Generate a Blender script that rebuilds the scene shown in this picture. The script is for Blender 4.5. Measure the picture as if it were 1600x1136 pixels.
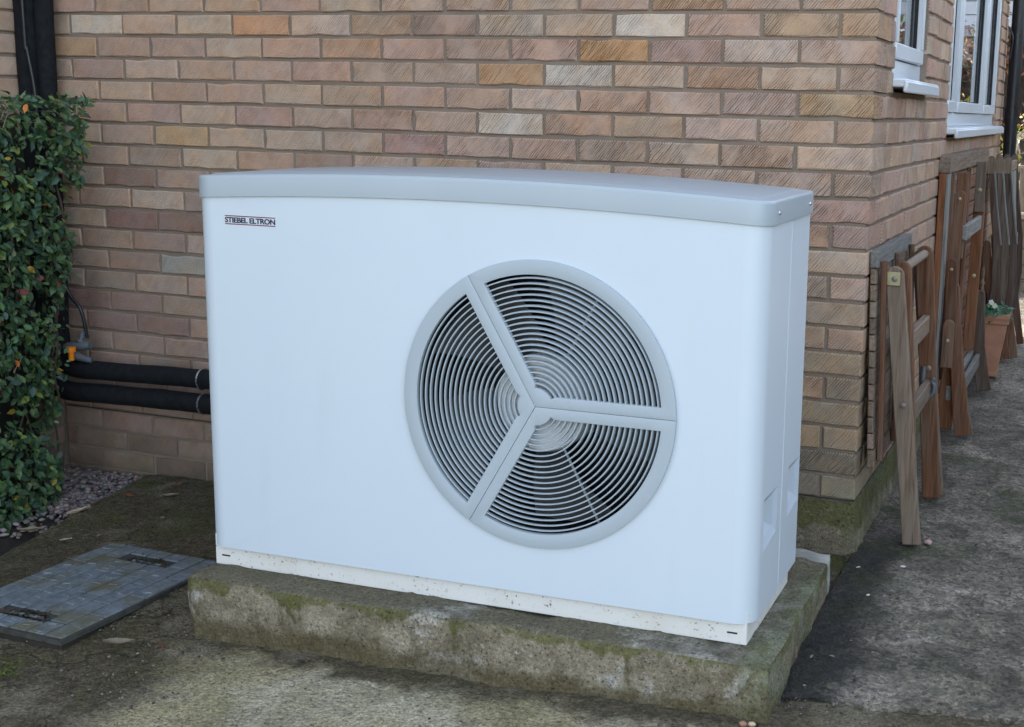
import bpy, bmesh, math, random
import numpy as np
from mathutils import Vector, Matrix, noise as mnoise

random.seed(7); RNG = np.random.default_rng(11)
for o in list(bpy.data.objects): bpy.data.objects.remove(o)
SC = bpy.context.scene
COL = SC.collection
R = math.radians

# ------------------------------------------------------------------ camera
CAM_POS = Vector((0.63418, -3.55263, 1.26877))
YAW, PITCH, ROLL = 0.334015, -0.178757, 0.0235376
fw = Vector((-math.sin(YAW)*math.cos(PITCH), math.cos(YAW)*math.cos(PITCH), math.sin(PITCH)))
rt = Vector((math.cos(YAW), math.sin(YAW), 0)); up = rt.cross(fw)
r2 = rt*math.cos(ROLL) + up*math.sin(ROLL); u2 = -rt*math.sin(ROLL) + up*math.cos(ROLL)
cam = bpy.data.cameras.new('camera'); cam_o = bpy.data.objects.new('camera', cam); COL.objects.link(cam_o)
cam_o.matrix_world = Matrix(((r2.x, u2.x, -fw.x, CAM_POS.x), (r2.y, u2.y, -fw.y, CAM_POS.y), (r2.z, u2.z, -fw.z, CAM_POS.z), (0, 0, 0, 1)))
cam.sensor_width = 36; cam.lens = 1973.146/1600*36
cam.shift_x = -239.51/1600; cam.shift_y = -39.308/1600
cam.clip_start = 0.05; cam.clip_end = 2000
SC.camera = cam_o

# ------------------------------------------------------------------ light
SUN_EL, SUN_AZ = R(30), R(-58)          # azimuth measured from +Y towards +X (behind the house)
w = bpy.data.worlds.new('World'); SC.world = w; w.use_nodes = True
nt = w.node_tree; nt.nodes.clear()
sky = nt.nodes.new('ShaderNodeTexSky'); sky.sky_type = 'NISHITA'; sky.sun_disc = False
sky.sun_elevation = SUN_EL; sky.sun_rotation = SUN_AZ
sky.air_density = 1.0; sky.dust_density = 2.8; sky.ozone_density = 1.0
bg = nt.nodes.new('ShaderNodeBackground'); bg.inputs[1].default_value = 0.15
wo = nt.nodes.new('ShaderNodeOutputWorld')
hs = nt.nodes.new('ShaderNodeHueSaturation'); hs.inputs['Saturation'].default_value = .60
nt.links.new(sky.outputs[0], hs.inputs['Color']); nt.links.new(hs.outputs[0], bg.inputs[0]); nt.links.new(bg.outputs[0], wo.inputs[0])
sun = bpy.data.lights.new('sun', 'SUN'); sun.energy = 3.2; sun.angle = R(0.53); sun.color = (1, .94, .84)
sun_o = bpy.data.objects.new('sun', sun); COL.objects.link(sun_o)
sd = Vector((math.sin(SUN_AZ)*math.cos(SUN_EL), math.cos(SUN_AZ)*math.cos(SUN_EL), math.sin(SUN_EL)))
sun_o.rotation_euler = sd.to_track_quat('Z', 'Y').to_euler(); sun_o.location = (0, 0, 12)
SC.view_settings.view_transform = 'Standard'; SC.view_settings.look = 'None'
SC.view_settings.exposure = 2.50; SC.view_settings.gamma = 1

# ------------------------------------------------------------------ helpers: objects
def tag(o, label=None, cat=None, group=None, kind=None):
    if label: o['label'] = label
    if cat: o['category'] = cat
    if group: o['group'] = group
    if kind: o['kind'] = kind
    return o
def empty(name, loc=(0, 0, 0), rz=0, label=None, cat=None, group=None):
    o = bpy.data.objects.new(name, None); COL.objects.link(o); o.location = loc; o.rotation_euler[2] = rz
    o.empty_display_size = .1
    return tag(o, label, cat, group)
def link(name, me, mat=None, parent=None):
    o = bpy.data.objects.new(name, me); COL.objects.link(o)
    if mat is not None and not me.materials: me.materials.append(mat)
    if parent is not None: o.parent = parent
    return o
def sharp(me, deg=35):
    for p in me.polygons: p.use_smooth = True
    me.set_sharp_from_angle(angle=R(deg))
def obj(name, bm, mat=None, parent=None, smooth=None):
    bmesh.ops.recalc_face_normals(bm, faces=bm.faces)
    me = bpy.data.meshes.new(name); bm.to_mesh(me); bm.free()
    if smooth: sharp(me, smooth)
    return link(name, me, mat, parent)
def pydata(name, V, F, mat=None, parent=None, smooth=None):
    me = bpy.data.meshes.new(name); me.from_pydata([tuple(v) for v in V], [], [tuple(f) for f in F]); me.update()
    if smooth: sharp(me, smooth)
    return link(name, me, mat, parent)
def add_box(bm, x0, x1, y0, y1, z0, z1, bev=0, M=None, seg=1):
    vs = [bm.verts.new((x, y, z)) for x in (x0, x1) for y in (y0, y1) for z in (z0, z1)]
    fs = [bm.faces.new([vs[i] for i in q]) for q in ((0, 1, 3, 2), (4, 6, 7, 5), (0, 4, 5, 1), (2, 3, 7, 6), (0, 2, 6, 4), (1, 5, 7, 3))]
    if M is not None:
        for v in vs: v.co = M @ v.co
    if bev:
        es = list({e for f in fs for e in f.edges})
        bmesh.ops.bevel(bm, geom=es, offset=bev, segments=seg, affect='EDGES', profile=.5)
    return vs
def box(name, x0, x1, y0, y1, z0, z1, mat, parent=None, bev=0, seg=1, smooth=None):
    bm = bmesh.new(); add_box(bm, x0, x1, y0, y1, z0, z1, bev, None, seg)
    return obj(name, bm, mat, parent, smooth)
def add_tube(bm, pts, r, n=12, cap=True):
    pts = [Vector(p) for p in pts]; rr = r if isinstance(r, (list, tuple)) else [r]*len(pts)
    rings = []; prev = None
    for i, p in enumerate(pts):
        t = (pts[min(i+1, len(pts)-1)] - pts[max(i-1, 0)]).normalized()
        if prev is None:
            a = Vector((0, 0, 1)) if abs(t.z) < .9 else Vector((0, 1, 0)); u = t.cross(a).normalized()
        else: u = (prev - t*prev.dot(t)).normalized()
        prev = u; v = t.cross(u)
        rings.append([bm.verts.new(p + (u*math.cos(2*math.pi*k/n) + v*math.sin(2*math.pi*k/n))*rr[i]) for k in range(n)])
    for a, b in zip(rings, rings[1:]):
        for k in range(n): bm.faces.new((a[k], a[(k+1) % n], b[(k+1) % n], b[k]))
    if cap: bm.faces.new(rings[0][::-1]); bm.faces.new(rings[-1])
def spline(pts, n=8):
    P = [Vector(p) for p in pts]; P = [P[0]*2-P[1]] + P + [P[-1]*2-P[-2]]; out = []
    for i in range(1, len(P)-2):
        for k in range(n):
            t = k/n; a, b, c, d = P[i-1], P[i], P[i+1], P[i+2]
            out.append(.5*((2*b) + (c-a)*t + (2*a-5*b+4*c-d)*t*t + (3*b-a-3*c+d)*t**3))
    out.append(P[-2]); return out
def tube(name, pts, r, mat, parent=None, n=14):
    bm = bmesh.new(); add_tube(bm, pts, r, n); return obj(name, bm, mat, parent, 50)

# numpy value noise
_T = RNG.random((256, 256))
def vnoise(x, y, f, s=0):
    x = np.asarray(x, float)*f + s*17.3; y = np.asarray(y, float)*f + s*7.7
    xi = np.floor(x).astype(int); yi = np.floor(y).astype(int); tx = x-xi; ty = y-yi
    tx = tx*tx*(3-2*tx); ty = ty*ty*(3-2*ty)
    g = lambda a, b: _T[a % 256, b % 256]
    return (g(xi, yi)*(1-tx)+g(xi+1, yi)*tx)*(1-ty) + (g(xi, yi+1)*(1-tx)+g(xi+1, yi+1)*tx)*ty - .5

# ------------------------------------------------------------------ helpers: materials
class NB:
    def __init__(s, name):
        s.m = bpy.data.materials.new(name); s.m.use_nodes = True; s.t = s.m.node_tree; s.t.nodes.clear()
        s.out = s.t.nodes.new('ShaderNodeOutputMaterial'); s.b = s.t.nodes.new('ShaderNodeBsdfPrincipled')
        s.t.links.new(s.b.outputs[0], s.out.inputs[0])
    def n(s, typ, ins=None, **kw):
        nd = s.t.nodes.new(typ)
        for k, v in kw.items(): setattr(nd, k, v)
        for k, v in (ins or {}).items(): s.set(nd.inputs[k], v)
        return nd
    def set(s, sock, v):
        if hasattr(v, 'is_output'): s.t.links.new(v, sock)
        else:
            if isinstance(v, (tuple, list)) and len(v) == 3 and sock.type == 'RGBA': v = (*v, 1)
            sock.default_value = v
    def math(s, op, a, b=0, c=0, clamp=False):
        nd = s.t.nodes.new('ShaderNodeMath'); nd.operation = op; nd.use_clamp = clamp
        for i, v in enumerate((a, b, c)): s.set(nd.inputs[i], v)
        return nd.outputs[0]
    def mix(s, f, a, b, mode='MIX'):
        nd = s.t.nodes.new('ShaderNodeMix'); nd.data_type = 'RGBA'; nd.blend_type = mode
        s.set(nd.inputs[0], f); s.set(nd.inputs[6], a); s.set(nd.inputs[7], b); return nd.outputs[2]
    def ramp(s, f, lo, hi, a=0., b=1.):
        nd = s.t.nodes.new('ShaderNodeMapRange'); nd.interpolation_type = 'SMOOTHSTEP'
        for i, v in enumerate((f, lo, hi, a, b)): s.set(nd.inputs[i], v)
        return nd.outputs[0]
    def noise(s, vec, scale, detail=3, rough=.55, dist=0):
        return s.n('ShaderNodeTexNoise', {'Vector': vec, 'Scale': scale, 'Detail': detail, 'Roughness': rough, 'Distortion': dist}).outputs[0]
    def map(s, vec, sc=(1, 1, 1), rot=(0, 0, 0), loc=(0, 0, 0)):
        nd = s.n('ShaderNodeMapping', {'Vector': vec}); nd.inputs['Scale'].default_value = sc; nd.inputs['Rotation'].default_value = rot; nd.inputs['Location'].default_value = loc
        return nd.outputs[0]
    def pos(s): return s.n('ShaderNodeNewGeometry').outputs['Position']
    def objc(s): return s.n('ShaderNodeTexCoord').outputs['Object']
    def rnd(s): return s.n('ShaderNodeObjectInfo').outputs['Random']
    def vadd(s, a, b):
        nd = s.t.nodes.new('ShaderNodeVectorMath'); nd.operation = 'ADD'; s.set(nd.inputs[0], a); s.set(nd.inputs[1], b); return nd.outputs[0]
    def bump(s, h, strength=.5, dist=.002, nrm=None):
        nd = s.n('ShaderNodeBump', {'Height': h, 'Strength': strength, 'Distance': dist})
        if nrm is not None: s.set(nd.inputs['Normal'], nrm)
        return nd.outputs[0]
    def done(s, col=None, rough=None, normal=None, spec=None, metal=None, **kw):
        for k, v in (('Base Color', col), ('Roughness', rough), ('Normal', normal), ('Specular IOR Level', spec), ('Metallic', metal), *kw.items()):
            if v is not None: s.set(s.b.inputs[k], v)
        return s.m

def m_brick(name, attr=False):
    s = NB(name); oi = s.n('ShaderNodeObjectInfo')
    base = s.n('ShaderNodeAttribute', attribute_name='Col').outputs['Color'] if attr else oi.outputs['Color']
    oc = s.objc() if not attr else s.n('ShaderNodeAttribute', attribute_name='bco').outputs['Vector']
    off = s.n('ShaderNodeVectorMath', {0: s.n('ShaderNodeCombineXYZ', {0: oi.outputs['Random'], 1: oi.outputs['Random'], 2: oi.outputs['Random']}).outputs[0], 1: (37., 53., 71.)}, operation='MULTIPLY').outputs[0]
    v = oc if attr else s.vadd(oc, off)
    # drag marks of the wire-cut face, running up to the right
    sv = s.n('ShaderNodeSeparateXYZ', {0: v}); px = s.n('ShaderNodeSeparateXYZ', {0: s.pos()}).outputs[0]
    wob = s.math('MULTIPLY', s.noise(v, 30, 3, .6), .008); u = s.math('ADD', s.math('SUBTRACT', s.math('MULTIPLY', s.math('ADD', sv.outputs[0], sv.outputs[1]), .77), s.math('MULTIPLY', sv.outputs[2], .64)), wob)
    band = s.math('ADD', s.math('MULTIPLY', s.math('SINE', s.math('MULTIPLY', u, s.math('MULTIPLY_ADD', oi.outputs['Random'], 260., 780.))), .5), .5)
    brk = s.noise(s.map(s.map(v, rot=(0, R(50), 0)), sc=(15, 60, 210)), 1, 2, .6)
    drag = s.math('MULTIPLY_ADD', band, .30, s.math('MULTIPLY', brk, .76))
    patch = s.math('MULTIPLY', s.ramp(s.noise(v, 10, 2), .30, .56), s.math('MULTIPLY', s.ramp(px, -2.3, -1.0, .35, 1.), s.ramp(oi.outputs['Random'], 0, 1, .45, 1.15)))
    grain = s.noise(v, 420, 2, .7); mid = s.noise(v, 26, 4, .65); big = s.noise(v, 11, 2)
    c = s.mix(s.ramp(big, .35, .7), base, s.mix(1, base, (1.08, .97, .86), 'MULTIPLY'))
    c = s.mix(s.ramp(mid, .40, .75, 0, .55), c, s.mix(1, c, (.70, .68, .70), 'MULTIPLY'))
    c = s.mix(s.math('MULTIPLY', s.ramp(drag, .56, .34), s.math('ADD', .08, s.math('MULTIPLY', patch, .75))), c, s.mix(1, c, (.40, .37, .36), 'MULTIPLY'))
    c = s.mix(s.ramp(grain, .60, .74, 0, .5), c, s.mix(1, c, (1.5, 1.5, 1.5), 'MULTIPLY'))
    c = s.mix(s.ramp(grain, .40, .28, 0, .4), c, (.06, .05, .045))
    p = s.pos(); sep = s.n('ShaderNodeSeparateXYZ', {0: p})
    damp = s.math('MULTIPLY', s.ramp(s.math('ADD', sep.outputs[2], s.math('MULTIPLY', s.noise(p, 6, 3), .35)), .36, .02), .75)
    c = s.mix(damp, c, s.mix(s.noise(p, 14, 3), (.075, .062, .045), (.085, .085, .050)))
    st = s.ramp(s.noise(p, 3.1, 4, .6), .56, .72, 0, .55)
    c = s.mix(st, c, s.mix(1, c, (.62, .60, .56), 'MULTIPLY'))
    h = s.math('ADD', s.math('MULTIPLY', drag, s.math('ADD', s.math('MULTIPLY', patch, .9), .25)), s.math('MULTIPLY', s.noise(v, 170, 3, .7), .5))
    return s.done(c, .93, s.bump(h, 1., .006), .2)
def m_mortar():
    s = NB('mortar'); p = s.pos(); g = s.noise(p, 300, 3, .7); b = s.noise(p, 8, 4)
    c = s.mix(b, (.165, .128, .098), (.30, .238, .188)); c = s.mix(s.ramp(g, .62, .75), c, (.48, .45, .41)); c = s.mix(s.ramp(g, .40, .28), c, (.06, .05, .045))
    return s.done(c, .97, s.bump(g, .9, .003), .15)
def m_concrete(name, zone):
    s = NB(name); p = s.pos(); sep = s.n('ShaderNodeSeparateXYZ', {0: p}); X, Y, Z = sep.outputs
    n1 = s.noise(p, 2.2, 5, .62, .4); n2 = s.noise(p, 9, 5, .65); n3 = s.noise(p, 42, 5, .72); n4 = s.noise(p, 120, 4, .75)
    vor = s.n('ShaderNodeTexVoronoi', {'Vector': p, 'Scale': 130.}).outputs['Distance']
    vc = s.n('ShaderNodeSeparateColor', {0: s.n('ShaderNodeTexVoronoi', {'Vector': p, 'Scale': 150. if zone == 'yard' else 95.}).outputs['Color']}).outputs[0]
    if zone == 'yard':
        c = s.mix(s.ramp(n2, .3, .7), (.36, .325, .22), (.54, .495, .365)); c = s.mix(s.ramp(n1, .44, .66), c, s.mix(n3, (.29, .25, .135), (.45, .40, .25)))
        # dirt: along the foot of the plinth, round the cover and towards the wall
        wx = s.math('ADD', X, s.math('MULTIPLY', s.math('SUBTRACT', n1, .5), .55)); wy = s.math('ADD', Y, s.math('MULTIPLY', s.math('SUBTRACT', n2, .5), .34))
        d1 = s.ramp(wy, -1.19, -1.09); d2 = s.ramp(wx, -1.22, -1.44)
        d = s.math('MAXIMUM', d1, d2)
        bare = s.math('MULTIPLY', s.ramp(s.noise(p, 4.5, 4, .6), .53, .64), .55)
        dirt = s.mix(s.ramp(n3, .35, .65), (.034, .027, .015), (.13, .105, .064))
        c2 = s.mix(bare, dirt, s.mix(n2, (.15, .13, .09), (.30, .265, .20)))
        c = s.mix(s.math('MULTIPLY', d, .94), c, c2)
        moss = s.math('MULTIPLY', s.ramp(s.noise(s.vadd(p, (5, 3, 0)), 5, 5, .65), .46, .60), s.ramp(Y, -.75, -.15, .25, .95))
        c = s.mix(moss, c, s.mix(n3, (.035, .042, .010), (.12, .12, .035)))
        ck = s.n('ShaderNodeTexVoronoi', {'Vector': s.vadd(p, s.n('ShaderNodeVectorMath', {0: s.n('ShaderNodeTexNoise', {'Vector': p, 'Scale': 7., 'Detail': 4.}).outputs[1], 1: (.22, .22, .22)}, operation='MULTIPLY').outputs[0]), 'Scale': 2.1}, feature='DISTANCE_TO_EDGE').outputs['Distance']
        c = s.mix(s.math('MULTIPLY', s.math('MULTIPLY', s.ramp(ck, .010, .003), .7), s.math('MULTIPLY', d, s.ramp(n1, .45, .55))), c, (.012, .011, .008))
        c = s.mix(s.ramp(vc, .25, 1., 0, .38), c, s.mix(1, c, (1.7, 1.65, 1.55), 'MULTIPLY')); c = s.mix(s.ramp(vc, .3, 0., 0, .5), c, s.mix(1, c, (.4, .4, .38), 'MULTIPLY'))
    else:
        c = s.mix(s.ramp(n2, .30, .68), (.085, .077, .060), (.225, .20, .158)); c = s.mix(s.ramp(n1, .43, .60), c, s.mix(s.ramp(n3, .3, .7), (.17, .152, .12), (.45, .405, .34)))
        c = s.mix(s.ramp(vc, .5, 1., 0, .6), c, s.mix(1, c, (1.9, 1.8, 1.65), 'MULTIPLY')); c = s.mix(s.ramp(vc, .42, 0., 0, .65), c, s.mix(1, c, (.32, .32, .30), 'MULTIPLY'))
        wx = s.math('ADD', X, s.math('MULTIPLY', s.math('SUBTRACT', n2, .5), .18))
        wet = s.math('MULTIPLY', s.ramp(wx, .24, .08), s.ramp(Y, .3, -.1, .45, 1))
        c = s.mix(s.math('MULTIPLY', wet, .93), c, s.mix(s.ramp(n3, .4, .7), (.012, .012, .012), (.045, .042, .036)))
        moss = s.math('MULTIPLY', s.ramp(s.noise(s.vadd(p, (9, 3, 0)), 4, 5, .65), .48, .64), s.ramp(s.math('ABSOLUTE', s.math('SUBTRACT', Y, .9)), 2.2, .2, 0, .75))
        c = s.mix(moss, c, s.mix(n3, (.024, .036, .012), (.085, .100, .036)))
    c = s.mix(s.ramp(n3, .25, .75, 0, .5), c, s.mix(1, c, (.45, .45, .45), 'MULTIPLY'))
    c = s.mix(s.ramp(n4, .53, .68, 0, .75), c, s.mix(1, c, (2., 1.95, 1.85), 'MULTIPLY'))
    c = s.mix(s.ramp(n4, .46, .32, 0, .85), c, (.018, .017, .013))
    h = s.math('ADD', s.math('ADD', n3, s.math('MULTIPLY', n4, .55)), s.math('MULTIPLY', vor, .4))
    return s.done(c, s.ramp(n2, .3, .7, .72, .95), s.bump(h, 1., .016), .3)
def m_plinth():
    s = NB('plinth_concrete'); p = s.pos(); sep = s.n('ShaderNodeSeparateXYZ', {0: p}); X, Y, Z = sep.outputs
    nz = s.n('ShaderNodeSeparateXYZ', {0: s.n('ShaderNodeNewGeometry').outputs['True Normal']}).outputs[2]
    n1 = s.noise(p, 3.6, 5, .6, .5); n2 = s.noise(p, 12, 5, .65); n3 = s.noise(p, 50, 5, .72); n4 = s.noise(p, 130, 4, .75)
    gr = s.math('MULTIPLY', s.math('SUBTRACT', n4, .5), .30); n1 = s.math('ADD', n1, s.math('MULTIPLY', s.math('SUBTRACT', n3, .5), .30)); str_ = s.math('ADD', s.noise(s.map(p, sc=(9, 9, 5.)), 1, 5, .65), gr)
    side = s.mix(s.ramp(n2, .3, .7), (.15, .125, .082), (.32, .275, .20)); side = s.mix(s.ramp(n1, .535, .60), side, s.mix(n3, (.28, .26, .22), (.46, .435, .38)))
    side = s.mix(s.ramp(str_, .56, .66, 0, .85), side, s.mix(n3, (.036, .029, .012), (.11, .088, .036)))
    low = s.ramp(s.math('ADD', Z, s.math('MULTIPLY', s.math('SUBTRACT', n2, .5), .07)), .0, -.045, 0, .85)
    side = s.mix(low, side, s.mix(n3, (.04, .032, .016), (.15, .12, .055)))
    rim = s.ramp(s.math('ADD', Z, s.math('MULTIPLY', s.math('SUBTRACT', str_, .5), .16)), .054, .064, 0, .75)
    side = s.mix(rim, side, s.mix(n3, (.040, .042, .010), (.135, .135, .032)))
    top = s.mix(s.ramp(n2, .35, .68), (.12, .11, .08), (.33, .315, .27)); top = s.mix(s.ramp(s.math('ADD', n1, s.math('MULTIPLY', X, .09)), .42, .56), s.mix(n3, (.065, .058, .036), (.21, .188, .125)), top)
    c = s.mix(s.ramp(nz, .5, .8), side, top)
    right = s.ramp(X, -.10, .0, 0, .7)
    c = s.mix(s.math('MULTIPLY', right, s.ramp(n1, .38, .6)), c, s.mix(n3, (.055, .07, .025), (.17, .18, .09)))
    c = s.mix(s.ramp(n4, .53, .68, 0, .8), c, s.mix(1, c, (2., 1.95, 1.85), 'MULTIPLY')); c = s.mix(s.ramp(n4, .46, .34, 0, .85), c, (.02, .018, .012))
    h = s.math('ADD', n3, s.math('MULTIPLY', n4, .5))
    return s.done(c, .93, s.bump(h, 1., .012), .25)
def m_paint(name, col, rough=.42, specks=0., coat=.15):
    s = NB(name); p = s.objc(); n = s.noise(p, 3, 2); g = s.noise(p, 900, 2)
    c = s.mix(s.ramp(n, .3, .7, 0, .5), col, s.mix(1, col, (.96, .965, .985), 'MULTIPLY'))
    st = s.noise(s.map(p, sc=(9, 9, 1.2)), 1, 4, .6); c = s.mix(s.ramp(st, .56, .8, 0, .07), c, (.36, .36, .32))
    sp = s.noise(p, 170, 2, .6); c = s.mix(s.ramp(sp, .745, .79, 0, .45), c, (.25, .23, .19))
    if specks:
        d = s.noise(p, 130, 3, .7); e = s.noise(p, 14, 3, .6); k = s.math('MULTIPLY', s.ramp(d, .60, .66), s.ramp(e, .42, .60, .15, 1))
        c = s.mix(s.math('MULTIPLY', k, specks), c, (.06, .05, .035)); c = s.mix(s.ramp(s.noise(p, 7, 4), .45, .75, 0, .5), c, s.mix(1, c, (.84, .80, .70), 'MULTIPLY'))
    return s.done(c, s.ramp(n, .3, .7, rough, rough+.08), s.bump(g, .06, .0006), .45, **{'Coat Weight': coat, 'Coat Roughness': .25})
def m_plain(name, col, rough=.6, metal=0., var=.3, scale=30., bump=.3, spec=.4):
    s = NB(name); p = s.objc(); n = s.noise(p, scale, 4, .65); n2 = s.noise(p, scale*7, 3, .7)
    c = s.mix(s.ramp(n, .3, .7, 0, var), col, s.mix(1, col, (.45, .45, .45), 'MULTIPLY')); c = s.mix(s.ramp(n2, .6, .75, 0, var*.6), c, s.mix(1, c, (1.5, 1.5, 1.5), 'MULTIPLY'))
    return s.done(c, s.ramp(n, .3, .7, max(rough-.1, 0.05), min(rough+.1, 1)), s.bump(n2, bump, .002), spec, metal)
def m_wood(name, c1, c2, axis=2, weather=.4, wc=(.26, .22, .175)):
    s = NB(name); v = s.vadd(s.objc(), s.n('ShaderNodeVectorMath', {0: s.n('ShaderNodeCombineXYZ', {0: s.rnd(), 1: s.rnd(), 2: s.rnd()}).outputs[0], 1: (13., 29., 7.)}, operation='MULTIPLY').outputs[0])
    sc = [95, 95, 95]; sc[axis] = 5; sc2 = [26, 26, 26]; sc2[axis] = 2.2
    g = s.noise(s.map(v, sc=sc), 1, 4, .65, .6); b = s.noise(s.map(v, sc=sc2), 1, 4, .6)
    c = s.mix(s.ramp(g, .3, .7), c1, c2); c = s.mix(s.math('MULTIPLY', s.ramp(b, .42, .62), weather), c, s.mix(g, s.mix(1, wc, (.5, .5, .5), 'MULTIPLY'), wc))
    c = s.mix(s.ramp(g, .38, .26, 0, .75), c, (.03, .024, .02)); rv = s.ramp(s.rnd(), 0, 1, .75, 1.2)
    c = s.mix(1, c, s.n('ShaderNodeCombineXYZ', {0: rv, 1: rv, 2: rv}).outputs[0], 'MULTIPLY')
    return s.done(c, .8, s.bump(g, .7, .003), .3)
def m_leaf(name):
    s = NB(name); a = s.n('ShaderNodeAttribute', attribute_name='Col').outputs['Color']; n = s.noise(s.pos(), 60, 2)
    c = s.mix(s.ramp(n, .3, .7, 0, .4), a, s.mix(1, a, (.6, .65, .7), 'MULTIPLY'))
    s.done(c, .48, None, .4)
    tr = s.n('ShaderNodeBsdfTranslucent', {0: s.mix(1, c, (1.3, 1.5, .6), 'MULTIPLY')}); mx = s.n('ShaderNodeMixShader', {0: .18, 1: s.b.outputs[0], 2: tr.outputs[0]})
    s.t.links.new(mx.outputs[0], s.out.inputs[0]); return s.m

M = {}
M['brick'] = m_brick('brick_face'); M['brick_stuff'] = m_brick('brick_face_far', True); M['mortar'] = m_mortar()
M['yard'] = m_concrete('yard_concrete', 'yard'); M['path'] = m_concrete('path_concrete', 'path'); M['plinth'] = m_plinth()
M['white'] = m_paint('white_paint', (.515, .575, .62)); M['white_base'] = m_paint('white_base_paint', (.62, .61, .57), .6, .95, 0.)
M['grey'] = m_paint('grey_paint', (.325, .375, .405), .36); M['grille'] = m_paint('grille_plastic', (.34, .39, .42), .5, 0, 0)
M['dark'] = m_plain('fan_dark', (.012, .013, .015), .6); M['fanhub'] = m_plain('fan_hub_grey', (.72, .73, .73), .5, 0, .2)
M['seam'] = m_plain('seam_dark', (.05, .055, .06), .7); M['ink'] = m_plain('ink_navy', (.012, .010, .03), .5, 0, 0, 30, 0); M['ink_red'] = m_plain('ink_red', (.16, .012, .03), .5, 0, 0, 30, 0)
M['foam'] = m_plain('pipe_foam', (.008, .009, .011), .88, 0, .5, 40, .5, .25); M['steel'] = m_plain('galv_steel', (.55, .56, .58), .35, .9); M['brass'] = m_plain('dull_brass', (.42, .38, .22), .5, .5)
M['greyplastic'] = m_plain('grey_plastic', (.10, .115, .13), .5); M['orange'] = m_plain('orange_plastic', (.75, .22, .01), .4, 0, .1)
M['blackpipe'] = m_plain('black_upvc', (.010, .012, .016), .35, 0, .2, 10, .05); M['upvc'] = m_paint('white_upvc', (.60, .64, .67), .3, .0, .2)
M['rubber'] = m_plain('window_gasket', (.012, .012, .013), .6)
M['soil'] = m_plain('soil', (.030, .024, .018), .95, 0, .8, 18, 1.); M['ground'] = m_plain('ground_far', (.16, .15, .12), .95, 0, .4, 3, .5)
M['footing'] = m_plain('rough_footing', (.15, .135, .10), .95, 0, .75, 16, 1.)
M['terracotta'] = m_plain('terracotta', (.42, .21, .13), .85, 0, .35, 12, .4); M['stonewall'] = m_plain('garden_stone', (.22, .19, .15), .95, 0, .5, 14, .8)
GREYW = ((.12, .082, .056), (.225, .165, .118)); BRW = ((.085, .036, .017), (.165, .075, .038)); REDW = ((.12, .045, .018), (.23, .090, .036)); DKW = ((.045, .028, .020), (.095, .060, .044))
for nm, cc, wt in (('greyw', GREYW, .5), ('brownw', BRW, .30), ('redw', REDW, .15), ('darkw', DKW, .35)):
    for ax, an in ((0, 'x'), (1, 'y'), (2, 'z')): M[nm+an] = m_wood('wood_%s_%s' % (nm, an), *cc, ax, wt)
M['bluew'] = m_wood('wood_silver', (.14, .135, .125), (.25, .24, .22), 1, .4, (.22, .22, .21)); M['bluewz'] = m_wood('wood_silver_z', (.14, .135, .125), (.25, .24, .22), 2, .4, (.22, .22, .21))
M['fencew'] = m_wood('wood_fence', (.20, .17, .13), (.34, .30, .24), 2, .3)
M['leaf'] = m_leaf('leaf')

# ------------------------------------------------------------------ ground
def gz(x, y):
    x = np.asarray(x, float); y = np.asarray(y, float)
    return -.012 + .033*np.clip(y, -4, 0) + .020*np.clip(x, -3, 0) + .020*np.exp(-((x+1.92)/.36)**2 - ((y+.93)/.46)**2)
def sheet(name, xs, ys, zf, mat, warp=None, skirt=.12):
    X, Y = np.meshgrid(xs, ys, indexing='ij')
    if warp is not None: X, Y = warp(X, Y)
    Z = zf(X, Y); nx, ny = X.shape
    V = np.stack([X, Y, Z], -1).reshape(-1, 3)
    idx = np.arange(nx*ny).reshape(nx, ny)
    F = np.stack([idx[:-1, :-1], idx[1:, :-1], idx[1:, 1:], idx[:-1, 1:]], -1).reshape(-1, 4)
    per = np.concatenate([idx[:, 0], idx[-1, 1:], idx[-2::-1, -1], idx[0, -2:0:-1]])
    S = V[per].copy(); S[:, 2] -= skirt; base = len(V); k = len(per); j = np.arange(k); jn = (j+1) % k
    F2 = np.stack([per[jn], per[j], base+j, base+jn], -1)
    V = np.concatenate([V, S]); F = np.concatenate([F, F2])
    me = bpy.data.meshes.new(name); me.vertices.add(len(V)); me.vertices.foreach_set('co', V.ravel().astype(np.float32))
    me.loops.add(len(F)*4); me.loops.foreach_set('vertex_index', F.ravel().astype(np.int32)); me.polygons.add(len(F))
    me.polygons.foreach_set('loop_start', np.arange(0, len(F)*4, 4, dtype=np.int32)); me.update(calc_edges=True); me.validate()
    sharp(me, 50); o = link(name, me, mat); o['kind'] = 'structure'; return o
gx = np.concatenate([[-600, -200, -60, -20, -8], np.arange(-4, 4.1, .5), [8, 20, 60, 200, 600]])
gy = np.concatenate([[-600, -200, -60, -20, -8], np.arange(-4, 8.1, .5), [12, 20, 60, 200, 600]])
sheet('ground', gx, gy, lambda x, y: gz(x, y) - .055, M['ground'], None, .01)
def rough(x, y, s=1.):
    return s*(.010*vnoise(x, y, 2.3, 1) + .005*vnoise(x, y, 9, 2) + .0045*vnoise(x, y, 28, 3) + .0030*vnoise(x, y, 70, 4))
jointY = lambda x: -.925 + .155*np.clip(x, 0, 1.2) + .012*vnoise(x, x*0, 14, 9) + .006*vnoise(x, x*0, 60, 8)
def warp_yard(X, Y):
    edge = -2.538 - .171*(Y+.088) + .02*vnoise(Y, Y*0, 7, 5)
    return X + (edge + 2.5)*np.clip((-1.5-X)/1.0, 0, 1), Y
ys_ = np.concatenate([np.arange(-9, -3, .4), np.arange(-3, -2.0, .05), np.arange(-2.0, .0001, .011)])
xs_ = np.concatenate([np.arange(-2.5, 0.001, .011)])
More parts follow.
